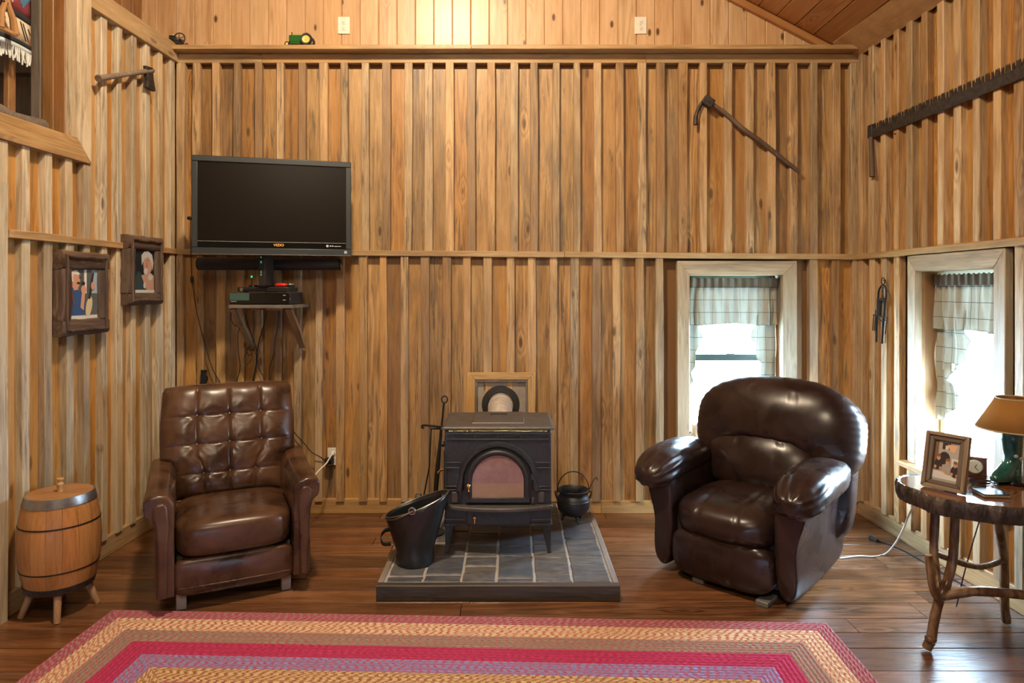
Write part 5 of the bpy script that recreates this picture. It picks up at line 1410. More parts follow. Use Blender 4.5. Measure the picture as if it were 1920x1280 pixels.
def curtain(side, W, out, label, conv, zv, left_in, right_in, left_out=None):
    t = thing('valance_curtain', label, 'curtain', wall_world(side, (W['x0']+W['x1'])/2, 0, out), RZ[side], 'checked window valances')
    uc = (W['x0']+W['x1'])/2; hw_ = (W['x1']-W['x0'])/2-0.004
    ztop = W['z1']-0.02
    def pl(x, z):
        k = smoothstep(ztop, ztop-0.25, z)
        return 0.008*math.sin(x*120+2.2*noise.noise(Vector((x*9, z*2.0, 4))))*(1-0.45*k)+0.014*k*math.sin(x*71+2.5*noise.noise(Vector((x*5, z*3, 8))))
    MB().tube([(-hw_, 0, ztop-0.035), (hw_, 0, ztop-0.035)], 0.003, 8).build('curtain_rod', M['white_plastic'], t)
    def hdr(y_):
        return lambda a, b: (-hw_+2*hw_*a, y_*0.014+pl(-hw_+2*hw_*a, ztop-0.06*b)*0.9, ztop-0.062*b+0.004*math.sin(a*170)*(1-b))
    m = MB(); m.grid(hdr(-1), 150, 6); m.grid(hdr(1), 150, 6)
    m.build('header', M['curtain_header'], t, smooth=180)
    def body(a, b):
        x = -hw_+2*hw_*a; z = ztop-0.058-(ztop-0.058-zv)*b
        return (x, pl(x, z), z-0.006*math.sin(a*9)*b)
    bd = MB().grid(body, 150, 16).build('valance', M['curtain'], t, smooth=180)
    MB().tube([Vector(body(i/150, 1.0)) for i in range(151)], 0.0022, 5).build('hem', M['hem'], bd)
    for s_, tab in ((-1, left_in), (1, right_in)):
        tab2 = [conv(*q_) for q_ in tab]              # (u, z)
        tz = sorted([(z_, u_-uc) for u_, z_ in tab2])
        zlo = tz[0][0]
        def inner(z): return interp(tz, z)
        def tail(a, b, s_=s_, inner=inner, zlo=zlo):
            z = (ztop-0.058)*(1-b)+zlo*b
            xo = s_*hw_
            if z > zv: xi = inner(zv)
            else: xi = inner(z)
            xi = max(-hw_, min(hw_, xi))
            x = xo+(xi-xo)*a
            return (x, 0.016+0.011*math.sin((x-xo)*78+1.2*s_)+0.006*math.sin(z*21+a*3), z-0.02*(1-a)*b*0)
        tl_ = MB().grid(tail, 26, 46).build('side_tail', M['curtain'], t, smooth=180)
        MB().tube([Vector(tail(1.0, j/46)) for j in range(8, 43)], 0.0022, 5).build('hem', M['hem'], tl_)
    return t
def convb(x, y):
    px, py = 1260+x/3.554, 480+y/3.554
    q_ = at_depth(px, py, YB+0.05); return (q_.x, q_.z)
curtain('back', WB, -0.05, 'checked valance curtain in the back window behind the recliner', convb, 1.272,
    [(215, 455), (190, 500), (212, 540), (180, 600), (158, 650), (155, 740), (130, 780), (150, 840), (106, 905)],
    [(570, 455), (540, 500), (535, 540), (565, 590), (570, 690), (600, 710), (592, 800), (585, 860), (640, 905), (690, 960)])
def convr(x, y):
    px, py = 1690+x/3.46, 450+y/3.46
    q_ = right_pt(px, py, -0.075); return (right_u(q_.y), q_.z)
curtain('right', WR, -0.075, 'cream checked valance curtain in the window behind the lamp', convr, 1.285,
    [(410, 595), (435, 650), (415, 720), (370, 790), (300, 870), (290, 910), (330, 960), (365, 1010), (355, 1050), (300, 1110), (240, 1165)],
    [(600, 595), (612, 670), (650, 715), (672, 800), (690, 900)])

# ------------------------------------------------------------------ slab table with its things
TX, TY, TZ = 1.965, 2.735, 0.675
tb = thing('slab_table', 'round live-edge slab table with bark rim and branch legs', 'table', (TX, TY, 0))
N_ = 64
def slab_r(a):
    return 1+0.05*math.sin(3*a+0.5)+0.03*math.sin(5*a+2)+0.015*math.sin(9*a)
out_ = [(0.315*slab_r(2*PI*k/N_)*math.cos(2*PI*k/N_), 0.235*slab_r(2*PI*k/N_)*math.sin(2*PI*k/N_)) for k in range(N_)]
ts = NT('varnished_slab'); c3 = ts.obj()
ln_ = ts.new('ShaderNodeVectorMath', operation='LENGTH'); ts.lk(ts.vmath('MULTIPLY', c3, (1, 1.3, 0)), ln_.inputs[0])
w_ = ts.math('SINE', ts.math('MULTIPLY', ts.math('ADD', ln_.outputs['Value'], ts.math('MULTIPLY', ts.noise(c3, 6.0, 3.0), 0.05)), 260.0))
ts.set(**{'Base Color': ts.ramp(ts.math('ADD', ts.math('MULTIPLY', w_, 0.2), ts.noise(c3, 5.0, 4.0)), [(0.3, (0.10, 0.035, 0.012)), (0.75, (0.24, 0.095, 0.035))]), 'Roughness': 0.12, 'Coat Weight': 0.5, 'Coat Roughness': 0.06})
MB().prism([(a*0.965, b*0.965) for a, b in out_], TZ-0.064, TZ, 'z').build('slab_top', ts.mat, tb, bevel=0.004, smooth=30)
bkm = NT('tree_bark_rim'); nb = bkm.noise(bkm.vmath('MULTIPLY', bkm.obj(), (28, 28, 12)), 1.0, 5.0, 0.6)
bkm.set(**{'Base Color': bkm.ramp(nb, [(0.35, (0.018, 0.012, 0.010)), (0.7, (0.10, 0.075, 0.06))]), 'Roughness': 0.4}); bkm.bump(nb, 0.8, 0.02)
NB = 220
m = MB(); vs = []
for j, (zz, k) in enumerate(((TZ-0.003, 0.955), (TZ+0.002, 0.985), (TZ-0.012, 1.01), (TZ-0.03, 1.015), (TZ-0.05, 1.005), (TZ-0.068, 0.985), (TZ-0.070, 0.94))):
    for i in range(NB):
        a = 2*PI*i/NB
        r_ = slab_r(a)*k
        rid = 0.010*abs(noise.noise(Vector((a*14, zz*14, 0.3))))*2+0.006*noise.noise(Vector((a*40, zz*60, 2)))
        if j in (0, 6): rid = 0
        vs.append(((0.315*r_+rid*0.7)*math.cos(a), (0.235*r_+rid*0.7)*math.sin(a), zz))
fs = []
for j in range(6): fs += [(j*NB+i, j*NB+(i+1) % NB, (j+1)*NB+(i+1) % NB, (j+1)*NB+i) for i in range(NB)]
m.add(vs, fs); m.build('bark_rim', bkm.mat, tb, smooth=50)
br_m = wood('varnished_branch', [(0.035, 0.016, 0.008), (0.13, 0.065, 0.03), (0.30, 0.20, 0.11)], [(1, 1, 1), (0.9, 0.85, 0.8)], rough=0.2, knots=0.8, stain=0.3, grain=(9, 9, 5))
o0 = Vector((TX, TY, 0))
def branch(name, pts, rr, parent=tb):
    sp2 = spline(pts, 6)
    rs = [(rr[0]+(rr[1]-rr[0])*i/(len(sp2)-1))*(1+0.10*noise.noise(Vector((i*0.7, rr[0]*90, pts[0][0]*3)))) for i in range(len(sp2))]
    return MB().tube([q_-o0 for q_ in sp2], rs, 10).build(name, br_m, parent, smooth=60)
jn = at_depth(1763, 1117, 2.715)
ft_ = on_floor(1738, 1220); ft_.z = 0.012
lg = branch('leg', [at_depth(1792, 938, 2.74), at_depth(1787, 1040, 2.74), at_depth(1776, 1090, 2.73), jn, at_depth(1752, 1160, 2.72), at_depth(1746, 1196, 2.725), ft_], (0.017, 0.020))
branch('fork', [at_depth(1755, 930, 2.80), at_depth(1751, 1030, 2.79), at_depth(1757, 1085, 2.75), jn], (0.018, 0.014), lg)
branch('fork', [at_depth(1741, 1040, 2.70), at_depth(1745, 1085, 2.70), at_depth(1754, 1118, 2.70), jn+Vector((0, -0.01, -0.02))], (0.014, 0.012), lg)
MB().sup(at_depth(1745, 1197, 2.715)-o0, (0.022, 0.022, 0.016), 2.2, 8).build('knot', br_m, lg, smooth=180)
j2 = Vector((2.19, 2.62, 0.27)); j3 = Vector((2.19, 2.92, 0.30))
branch('stretcher', [jn, at_depth(1840, 1108, 2.68), j2], (0.021, 0.018))
branch('leg', [Vector((2.10, 2.68, 0.62)), Vector((2.13, 2.66, 0.45)), j2, Vector((2.22, 2.585, 0.1)), Vector((2.245, 2.57, 0.008))], (0.016, 0.019))
branch('leg', [Vector((2.10, 2.86, 0.62)), Vector((2.14, 2.88, 0.45)), j3, Vector((2.215, 2.95, 0.1)), Vector((2.23, 2.96, 0.008))], (0.016, 0.019))
branch('stretcher', [at_depth(1751, 1037, 2.79), at_depth(1830, 1062, 2.86), j3], (0.013, 0.012))

# lamp
lx, ly = 2.172, 2.825
lp = thing('boot_lamp', 'table lamp with green boot base and tan shade on slab table', 'lamp', (lx, ly, TZ))
def shade_mat():
    t = NT('tan_lamp_shade'); out = t.n['Material Output']
    df = t.new('ShaderNodeBsdfDiffuse'); df.inputs[0].default_value = (0.34, 0.165, 0.05, 1)
    tl_ = t.new('ShaderNodeBsdfTranslucent'); tl_.inputs[0].default_value = (0.40, 0.28, 0.12, 1)
    mx = t.new('ShaderNodeMixShader'); mx.inputs[0].default_value = 0.18
    t.lk(df.outputs[0], mx.inputs[1]); t.lk(tl_.outputs[0], mx.inputs[2]); t.lk(mx.outputs[0], out.inputs[0])
    return t.mat
shd = MB().lathe([(0.146, 0.232), (0.074, 0.362)], 48, cap=False).build('shade', shade_mat(), lp, smooth=60, solid=0.002)
for r_, z_ in ((0.146, 0.232), (0.074, 0.362)):
    MB().tube([(r_*math.cos(2*PI*k/40), r_*math.sin(2*PI*k/40), z_) for k in range(40)], 0.003, 6, closed=True).build('shade_trim', plain('shade_edge', (0.42, 0.33, 0.2), 0.6), shd)
boot_m = plain('dark_green_glaze', (0.012, 0.085, 0.07), 0.16, 0, 0.6, var=0.5, vscale=10, coat=0.4)
# boot: stacked sections from sole to shaft; toe points to the left and towards the viewer
secs = []
for z_, cx_, hx_, hy_ in ((0.000, -0.035, 0.088, 0.030), (0.014, -0.035, 0.090, 0.032), (0.030, -0.028, 0.080, 0.032), (0.048, -0.014, 0.062, 0.031), (0.066, 0.0, 0.045, 0.030), (0.09, 0.008, 0.037, 0.030), (0.13, 0.006, 0.040, 0.033), (0.17, 0.004, 0.043, 0.036), (0.200, 0.004, 0.043, 0.037), (0.212, 0.004, 0.038, 0.032)):
    secs.append([(cx_+hx_*math.copysign(abs(math.cos(a))**0.9, math.cos(a)), hy_*math.sin(a), z_) for a in [2*PI*k/24 for k in range(24)]])
m = MB(); vs = sum(secs, []); fs = [tuple(range(24))[::-1], tuple(9*24+j for j in range(24))]
for L_ in range(9): fs += [(L_*24+j, L_*24+(j+1) % 24, L_*24+24+(j+1) % 24, L_*24+24+j) for j in range(24)]
m.add(vs, fs)
bo = m.build('boot_base', boot_m, lp, (-0.02, 0.0, 0.016), (0, 0, R(20)), smooth=60)
for xx in (-0.028, 0.034): MB().sup((xx, 0, 0.222), (0.008, 0.024, 0.014), 3, 6).build('pull_strap', boot_m, bo, smooth=60)
for xx, zz in ((-0.02, 0.105), (0.012, 0.092)): MB().sup((xx, -0.030, zz), (0.010, 0.006, 0.008), 2.2, 6).build('white_patch', plain('white_glaze', (0.6, 0.58, 0.5), 0.3), bo, smooth=180)
MB().lathe([(0.0, 0.0), (0.075, 0.0), (0.078, 0.006), (0.07, 0.016), (0.0, 0.018)], 32).build('foot', M['gloss'], lp)
MB().tube([(0, 0, 0.22), (0, 0, 0.30)], 0.008, 8).build('socket', M['brass'], lp)
MB().sup((0, 0, 0.315), (0.022, 0.022, 0.03), 2, 8).build('bulb', plain('frosted_bulb', (0.7, 0.68, 0.62), 0.3), lp, smooth=180)
for a in (0, PI/2, PI, 1.5*PI): MB().tube([(0, 0, 0.352), (0.074*math.cos(a), 0.074*math.sin(a), 0.36)], 0.0015, 5).build('spider', M['brass'], lp)

# photo frame
bl_ = on_floor(1729, 911, TZ); br_ = on_floor(1810, 930, TZ)
fa = math.atan2(br_.y-bl_.y, br_.x-bl_.x)
FW, FH = (br_-bl_).length, 0.232
pf = thing('photo_frame', 'weathered wood photo frame with three children on slab table', 'photo frame', (bl_+br_)/2+Vector((0, 0, 0.004)), 0, rot=(R(-13), 0, fa))
a = FW/2
fw_m = wood('taupe_frame_wood', [(0.14, 0.095, 0.06), (0.25, 0.18, 0.12), (0.34, 0.26, 0.18)], [(1, 1, 1)], rough=0.5, stain=0.2, knots=0)
fd_m = wood('dark_taupe_frame_wood', [(0.06, 0.042, 0.03), (0.12, 0.09, 0.068), (0.18, 0.14, 0.11)], [(1, 1, 1)], rough=0.5, stain=0.2, knots=0)
k = 0.016
for pts in ([(-a, FH), (a, FH), (a-k, FH-k), (-a+k, FH-k)], [(-a, 0), (-a+k, k), (-a+k, FH-k), (-a, FH)], [(a, 0), (a, FH), (a-k, FH-k), (a-k, k)], [(-a, 0), (a, 0), (a-k, k), (-a+k, k)]):
    mitred(pf, 'outer_frame', fw_m, pts, -0.018, 0.010)
b_ = a-k; k2 = 0.018
for pts in ([(-b_, FH-k), (b_, FH-k), (b_-k2, FH-k-k2), (-b_+k2, FH-k-k2)], [(-b_, k), (-b_+k2, k+k2), (-b_+k2, FH-k-k2), (-b_, FH-k)], [(b_, k), (b_, FH-k), (b_-k2, FH-k-k2), (b_-k2, k+k2)], [(-b_, k), (b_, k), (b_-k2, k+k2), (-b_+k2, k+k2)]):
    mitred(pf, 'inner_frame', fd_m, pts, -0.012, 0.008)
MB().bx(-b_, b_, 0.0, 0.008, k, FH-k).build('backing', M['plastic_soft'], pf, smooth=None)
px0, px1, pz0, pz1 = -b_+k2, b_-k2, k+k2, FH-k-k2
Pw, Ph = px1-px0, pz1-pz0
PP = flat('print_c', [(0.42, 0.38, 0.34), (0.03, 0.025, 0.03), (0.55, 0.28, 0.17), (0.62, 0.60, 0.58), (0.20, 0.11, 0.06), (0.35, 0.33, 0.31), (0.05, 0.03, 0.02), (0.72, 0.42, 0.25)])
def pr_(x, z): return (px0+x*Pw, pz0+z*Ph)
def PR(x0_, x1_, z0_, z1_): return [pr_(x0_, z0_), pr_(x1_, z0_), pr_(x1_, z1_), pr_(x0_, z1_)]
def PE(x, z, rx, rz): return [pr_(x+rx*math.cos(2*PI*q_/16), z+rz*math.sin(2*PI*q_/16)) for q_ in range(16)]
layers = [(PR(0, 1, 0, 1), 0), (PR(0, 0.16, 0.2, 1), 4), (PR(0.3, 0.62, 0.8, 0.97), 6), (PR(0.42, 0.55, 0.8, 0.9), 3), ([pr_(0.5, 0.93), pr_(0.9, 0.93), pr_(0.8, 0.76), pr_(0.62, 0.78)], 7), (PR(0, 1, 0, 0.26), 5), (PR(0, 1, 0.06, 0.24), 3), (PE(0.42, 0.58, 0.22, 0.16), 1), (PR(0.72, 1.0, 0.3, 0.6), 3)]
for cx_, cz_, sh_ in ((0.2, 0.58, 1), (0.57, 0.50, 5), (0.88, 0.46, 1)):
    layers += [(PE(cx_, cz_-0.17, 0.16, 0.14), sh_), (PE(cx_, cz_, 0.075, 0.075), 2), (PE(cx_, cz_+0.05, 0.08, 0.04), 4), (PE(cx_-0.1, cz_-0.24, 0.05, 0.04), 2), (PE(cx_+0.1, cz_-0.26, 0.05, 0.04), 2)]
print_mesh(layers, PP, pf, 'print', -0.0005)
MB().prism([(-0.025, 0.0), (0.025, 0.0), (0.018, 0.16), (-0.018, 0.16)], 0.008, 0.011, 'y').build('easel_back', M['plastic_soft'], pf, (0, 0.054, 0.014), (R(16), 0, 0))

# clock, notebook, wires, glasses on the slab
q = on_floor(1843, 893, TZ)
ck = thing('mantel_clock', 'small dark wooden box clock with round pale dial', 'clock', (2.045, 2.90, TZ), R(-32))
MB().bx(-0.045, 0.045, 0, 0.05, 0, 0.085).build('case', plain('reddish_clock_wood', (0.10, 0.035, 0.022), 0.35, var=0.3, vscale=30), ck, bevel=0.003)
MB().bx(-0.048, 0.048, -0.004, 0.052, 0.085, 0.092).build('cap', plain('clock_cap', (0.28, 0.14, 0.09), 0.4), ck, bevel=0.002)
dl = MB().lathe([(0.0, -0.006), (0.026, -0.006), (0.030, -0.002), (0.031, 0.0)], 28, (0, 0, 0.048), 'y').build('dial', plain('pale_dial', (0.55, 0.58, 0.50), 0.3), ck)
for a_, L_ in ((0.6, 0.014), (2.4, 0.020)): MB().tube([(0, -0.007, 0.048), (L_*math.sin(a_), -0.007, 0.048+L_*math.cos(a_))], 0.001, 5).build('hand', M['plastic'], dl)
nbk = thing('notebook', 'thin brown notebook lying on slab table before the lamp', 'notebook', on_floor(1858, 928, TZ)+Vector((0, 0, 0.0)), R(-6))
MB().box((0, 0, 0.002), (0.10, 0.085, 0.004)).build('cover', plain('brown_cover', (0.09, 0.05, 0.035), 0.4), nbk, bevel=0.001)
MB().box((0.001, 0.0, 0.008), (0.096, 0.080, 0.008)).build('pages', plain('pages', (0.45, 0.40, 0.34), 0.7), nbk, smooth=None)
MB().box((0, 0, 0.014), (0.10, 0.085, 0.003)).build('cover', plain('dark_gloss_cover', (0.03, 0.03, 0.035), 0.12), nbk, bevel=0.001)
wr_pts = []
rnd = random.Random(3)
for i in range(26):
    a_ = i*1.1; wr_pts.append(Vector((0.045*math.cos(a_)*(1+0.3*rnd.random()), 0.03*math.sin(a_)*(1+0.3*rnd.random()), 0.004+0.0012*i)))
tag(MB().tube(spline(wr_pts, 4), 0.0022, 5).build('wire_tangle', M['plastic'], None, (1.992, 2.775, TZ)), 'black tangle of thin wire beside the green boot lamp', 'wire')
cup = thing('white_cup', 'white cup on the window sill behind the photo frame', 'cup', wall_world('right', 0.70, WR['z0'], 0.04))
MB().lathe([(0.0, 0.0), (0.018, 0.0), (0.022, 0.02), (0.028, 0.058), (0.026, 0.058), (0.02, 0.02), (0.0, 0.006)], 24).build('bowl', plain('white_china', (0.75, 0.76, 0.76), 0.2), cup)
MB().tube([(0.025, 0, 0.045), (0.04, 0, 0.042), (0.04, 0, 0.022), (0.023, 0, 0.018)], 0.003, 6).build('handle', plain('white_china_handle', (0.75, 0.76, 0.76), 0.2), cup)

# boot figurine on the back sill
q = at_depth(1300, 822, YB-0.0)
bf = thing('boot_figurine', 'small cowboy boot figurine on the back window sill', 'figurine', (1.232, YB-0.01, WB['z0']), R(-20))
secs = []
for z_, cx_, hx_, hy_ in ((0.0, -0.018, 0.046, 0.017), (0.012, -0.018, 0.046, 0.018), (0.028, -0.008, 0.034, 0.017), (0.042, 0.004, 0.022, 0.016), (0.07, 0.005, 0.022, 0.018), (0.105, 0.004, 0.026, 0.021)):
    secs.append([(cx_+hx_*math.cos(a), hy_*math.sin(a), z_+(0.014*abs(math.cos(a))**3 if z_ > 0.1 else 0)) for a in [2*PI*k/20 for k in range(20)]])
m = MB(); fs = [tuple(range(20))[::-1]]
for L_ in range(5): fs += [(L_*20+j, L_*20+(j+1) % 20, L_*20+20+(j+1) % 20, L_*20+20+j) for j in range(20)]
m.add(sum(secs, []), fs)
m.build('boot', plain('tan_boot', (0.36, 0.27, 0.18), 0.5, var=0.3, vscale=60), bf, (0, 0, 0.006), smooth=60, solid=0.003)
MB().bx(-0.055, 0.03, -0.022, 0.022, 0, 0.006).build('sole', plain('boot_base', (0.10, 0.04, 0.03), 0.4), bf, bevel=0.002)

# cords on the floor
cable('white cord on the floor between recliner and slab table', [(1585, 1042), (1610, 1041), (1640, 1042), (1662, 1035), (1675, 1022), (1690, 1000), (1702, 980), (1709, 958)], 3.70, 3.15, 0.0045, 'cord_white', 'cord', 'floor_cord')
fc = bpy.data.objects['floor_cord']
bpy.data.objects.remove(fc)
def floor_cord(label, pts, r, mat, plug=None):
    b = pts[0]
    t = thing('floor_cord', label, 'cord', b)
    MB().tube([q_-b for q_ in spline(pts)], r, 7).build('wire', M[mat], t)
    if plug: MB().tube([plug[0]-b, plug[1]-b], [0.014, 0.011], 8).build('plug', M['plastic'], t)
fp_ = lambda x, y, z=0.004: on_floor(x, y, z)
floor_cord('white cord trailing on the floor from recliner to slab table', [fp_(1575, 1046), fp_(1610, 1042), fp_(1636, 1043), fp_(1660, 1038), at_depth(1676, 1022, 3.60), at_depth(1692, 995, 3.42), at_depth(1703, 968, 3.2), Vector((1.86, 3.02, 0.52)), Vector((1.93, 2.99, 0.62))], 0.0045, 'cord_white')
floor_cord('black cord with loose plug on the floor before the right wall', [fp_(1645, 1013), fp_(1668, 1021), fp_(1700, 1035), fp_(1737, 1056), fp_(1770, 1075), fp_(1812, 1100)], 0.004, 'plastic', (fp_(1631, 1007, 0.014), fp_(1646, 1013, 0.012)))
floor_cord('lamp cord hanging behind the slab table to the floor', [Vector((2.17, 2.96, 0.60)), Vector((2.18, 3.05, 0.45)), Vector((2.13, 3.08, 0.2)), Vector((2.10, 3.10, 0.008))], 0.003, 'plastic')

# ------------------------------------------------------------------ toys on the shelf
ZS = 3.1235
tc = thing('toy_tractor', 'green toy tractor with yellow wheels on the high shelf', 'toy tractor', (at_depth(560, 80, 4.355).x, 4.37, ZS))
gr = plain('toy_green', (0.02, 0.11, 0.02), 0.25); yl = plain('toy_yellow', (0.62, 0.55, 0.12), 0.4); rb = plain('toy_rubber', (0.012, 0.012, 0.014), 0.6)
MB().bx(-0.066, 0.025, -0.016, 0.016, 0.030, 0.075).build('hood', gr, tc, bevel=0.005)
MB().bx(-0.06, 0.06, -0.012, 0.012, 0.018, 0.034).build('chassis', gr, tc, bevel=0.003)
MB().sup((-0.01, 0, 0.074), (0.04, 0.012, 0.007), 3, 8).build('fuel_tank', plain('light_green', (0.22, 0.30, 0.07), 0.3), tc, smooth=180)
for s_ in (-1, 1):
    w = MB().lathe([(0.026, -0.009), (0.036, -0.010), (0.040, -0.005), (0.040, 0.005), (0.036, 0.010), (0.026, 0.009), (0.026, -0.009)], 28, (0.055, s_*0.03, 0.040), 'y', cap=False).build('rear_tyre', rb, tc)
    MB().lathe([(0.0, -0.005), (0.006, -0.007), (0.010, -0.003), (0.027, -0.006), (0.027, 0.006), (0.0, 0.005)], 24, (0.055, s_*0.03, 0.040), 'y').build('wheel_disc', yl, w)
    w = MB().lathe([(0.009, -0.005), (0.015, -0.005), (0.016, 0.0), (0.015, 0.005), (0.009, 0.005), (0.009, -0.005)], 18, (-0.078, s_*0.014, 0.016), 'y', cap=False).build('front_tyre', rb, tc)
    MB().lathe([(0.0, -0.004), (0.010, -0.003), (0.010, 0.003), (0.0, 0.004)], 14, (-0.078, s_*0.014, 0.016), 'y').build('wheel_disc', yl, w)
MB().tube([(-0.05, 0, 0.07), (-0.05, 0, 0.098)], 0.0035, 6).build('exhaust', rb, tc)
MB().tube([(0.02, 0, 0.07), (0.038, 0, 0.082), (0.046, 0, 0.09)], 0.0018, 5).build('steering_column', rb, tc)
MB().tube([(0.05+0.009*math.cos(2*PI*k/10), 0.009*math.sin(2*PI*k/10), 0.09) for k in range(10)], 0.0015, 5, closed=True).build('steering_wheel', rb, tc)
MB().bx(0.052, 0.072, -0.012, 0.012, 0.052, 0.060).build('seat', yl, tc, bevel=0.002)
MB().tube([(-0.066, 0, 0.035), (-0.078, 0, 0.016)], 0.006, 6).build('front_axle', gr, tc)
en = thing('toy_engine', 'black toy stationary engine with flywheel on the shelf corner', 'toy engine', (at_depth(326, 80, 4.37).x+0.028, 4.375, ZS), R(0))
MB().bx(-0.055, 0.05, -0.018, 0.018, 0.004, 0.014).build('skid', plain('toy_red', (0.30, 0.02, 0.02), 0.4), en, bevel=0.002)
MB().bx(-0.02, 0.035, -0.013, 0.013, 0.014, 0.05).build('crankcase', M['iron'], en, bevel=0.004)
MB().bx(-0.058, -0.018, -0.014, 0.014, 0.042, 0.076).build('water_hopper', plain('dark_toy_green', (0.012, 0.018, 0.012), 0.4), en, bevel=0.003)
for xx in (-0.05, -0.03): MB().bx(xx-0.003, xx+0.003, -0.01, 0.01, 0.0, 0.044).build('post', M['iron'], en, smooth=None)
MB().bx(0.02, 0.03, -0.016, 0.016, 0.0, 0.006).build('runner', M['iron'], en, smooth=None)
fwh = MB().tube([(0.018+0.036*math.cos(2*PI*k/28), -0.022, 0.050+0.036*math.sin(2*PI*k/28)) for k in range(28)], 0.004, 6, closed=True).build('flywheel', M['iron'], en)
for k in range(5):
    a_ = 2*PI*k/5+0.4; MB().tube([(0.018, -0.022, 0.050), (0.018+0.035*math.cos(a_), -0.022, 0.050+0.035*math.sin(a_))], 0.0024, 5).build('spoke', M['iron'], fwh)
MB().tube([(0.018, -0.026, 0.050), (0.018, 0.013, 0.050)], 0.004, 8).build('axle', M['steel'], fwh)
MB().tube([(-0.002, -0.024, 0.042), (0.016, -0.026, 0.060)], 0.0025, 6).build('con_rod', M['steel'], en)
MB().tube([(-0.035, 0, 0.076), (-0.035, 0, 0.086)], 0.003, 6).build('spark_plug', M['white_plastic'], en)
MB().lathe([(0.006, -0.004), (0.012, -0.003), (0.012, 0.003), (0.006, 0.004)], 14, (0.062, -0.012, 0.012), 'y', cap=False).build('cart_wheel', plain('toy_red_wheel', (0.30, 0.02, 0.02), 0.4), en)

# ------------------------------------------------------------------ loft opening: log rail, balusters, blanket, stirrup
def lw_(u, z, out): return wall_world('left', u, z, out)
ue = left_u(3.36)
lg_ = thing('log_rail', 'grey weathered log lying on the loft opening sill', 'log', lw_(ue, 2.352, -0.085), RZL)
pts = [Vector((-1.0*k/10, 0.006*math.sin(k*1.7), 0.006*math.cos(k*2.1))) for k in range(11)]
MB().tube(pts, [0.040+0.004*math.sin(k*2.3) for k in range(11)], 10).build('log', M['weathered'], lg_, (0, 0, -0.018), smooth=60)
for k in range(7):
    u_ = left_u(3.30)-0.115*k
    t_ = plank_mesh('b', 1.55, 0.05, 0.025, 0.003, 4).build('baluster', M['weathered'] if k % 2 else M['trim_dark'], None, lw_(u_, 2.29+0.775, -0.205), (0, 0, RZL), smooth=30)
    names = ['first', 'second', 'third', 'fourth', 'fifth', 'sixth', 'seventh']
    tag(t_, '%s upright slat in the loft opening, counted from its jamb' % names[k], 'slat', 'upright slats in the loft opening')
ru = left_u(3.345)
bla = thing('saddle_blanket', 'red and blue woven saddle blanket with cream border in loft opening', 'blanket', lw_(ru, 2.70, -0.13), RZL)
BWm = {k: plain('blanket_'+k, c, 0.9, var=0.12, vscale=150, bump=0.3) for k, c in dict(red=(0.24, 0.035, 0.04), blue=(0.06, 0.15, 0.25), pink=(0.62, 0.30, 0.28), navy=(0.012, 0.018, 0.024), cream=(0.62, 0.50, 0.34), sky=(0.50, 0.56, 0.58), black=(0.01, 0.01, 0.01), orange=(0.60, 0.14, 0.02), violet=(0.25, 0.12, 0.28)).items()}
BH_, BWd = 1.0, 0.75
wav = lambda x, z: 0.012*math.sin(x*14+z*3)
m = MB(); mats = ['sky', 'navy', 'cream', 'navy', 'red']
zs = [0.0, 0.022, 0.045, 0.150, 0.185, BH_]
for i in range(5):
    z0_, z1_ = zs[i], zs[i+1]
    nzz = 1 if i < 4 else 14
    m.grid(lambda a, b, z0_=z0_, z1_=z1_: (-BWd*a, wav(-BWd*a, z0_+(z1_-z0_)*b), z0_+(z1_-z0_)*b), 24, nzz, i)
cloth_ = m.build('cloth', [BWm[k] for k in mats], bla, smooth=180, solid=0.004)
def patch(pts, key, name='woven_motif'):
    m = MB(); m.poly([(x, wav(x, z)-0.0045, z) for x, z in pts]); m.build(name, BWm[key], cloth_, smooth=None)
def steps(cx, cz, n, s, key):
    for i in range(-n, n+1):
        w_ = (n-abs(i)+0.7)*s
        patch([(cx-w_, cz+(i-0.5)*s*1.15), (cx+w_, cz+(i-0.5)*s*1.15), (cx+w_, cz+(i+0.5)*s*1.15), (cx-w_, cz+(i+0.5)*s*1.15)], key)
steps(-0.060, 0.285, 4, 0.013, 'blue'); steps(-0.30, 0.30, 4, 0.013, 'blue'); steps(-0.165, 0.235, 3, 0.012, 'pink')
for (a, b) in (((-0.03, 0.06), (-0.07, 0.138)), ((-0.05, 0.055), (-0.09, 0.14)), ((-0.012, 0.10), (-0.03, 0.125)), ((-0.10, 0.07), (-0.13, 0.13)), ((-0.135, 0.075), (-0.135, 0.14)), ((-0.22, 0.06), (-0.26, 0.14)), ((-0.30, 0.06), (-0.27, 0.14))):
    patch([(a[0], a[1]), (a[0]+0.009, a[1]), (b[0]+0.009, b[1]), (b[0], b[1])], 'black')
m = MB()
for k in range(60):
    x = -0.005-0.0125*k
    m.tube([(x, wav(x, 0), 0.002), (x+random.uniform(-.006, .006), wav(x, 0)+random.uniform(-.005, .005), -0.03), (x+random.uniform(-.01, .01), wav(x, 0), -0.062+random.uniform(-.01, .01))], 0.0042, 5)
fr_ = m.build('fringe', plain('fringe_white', (0.62, 0.64, 0.62), 0.9), bla); fr_['kind'] = 'stuff'
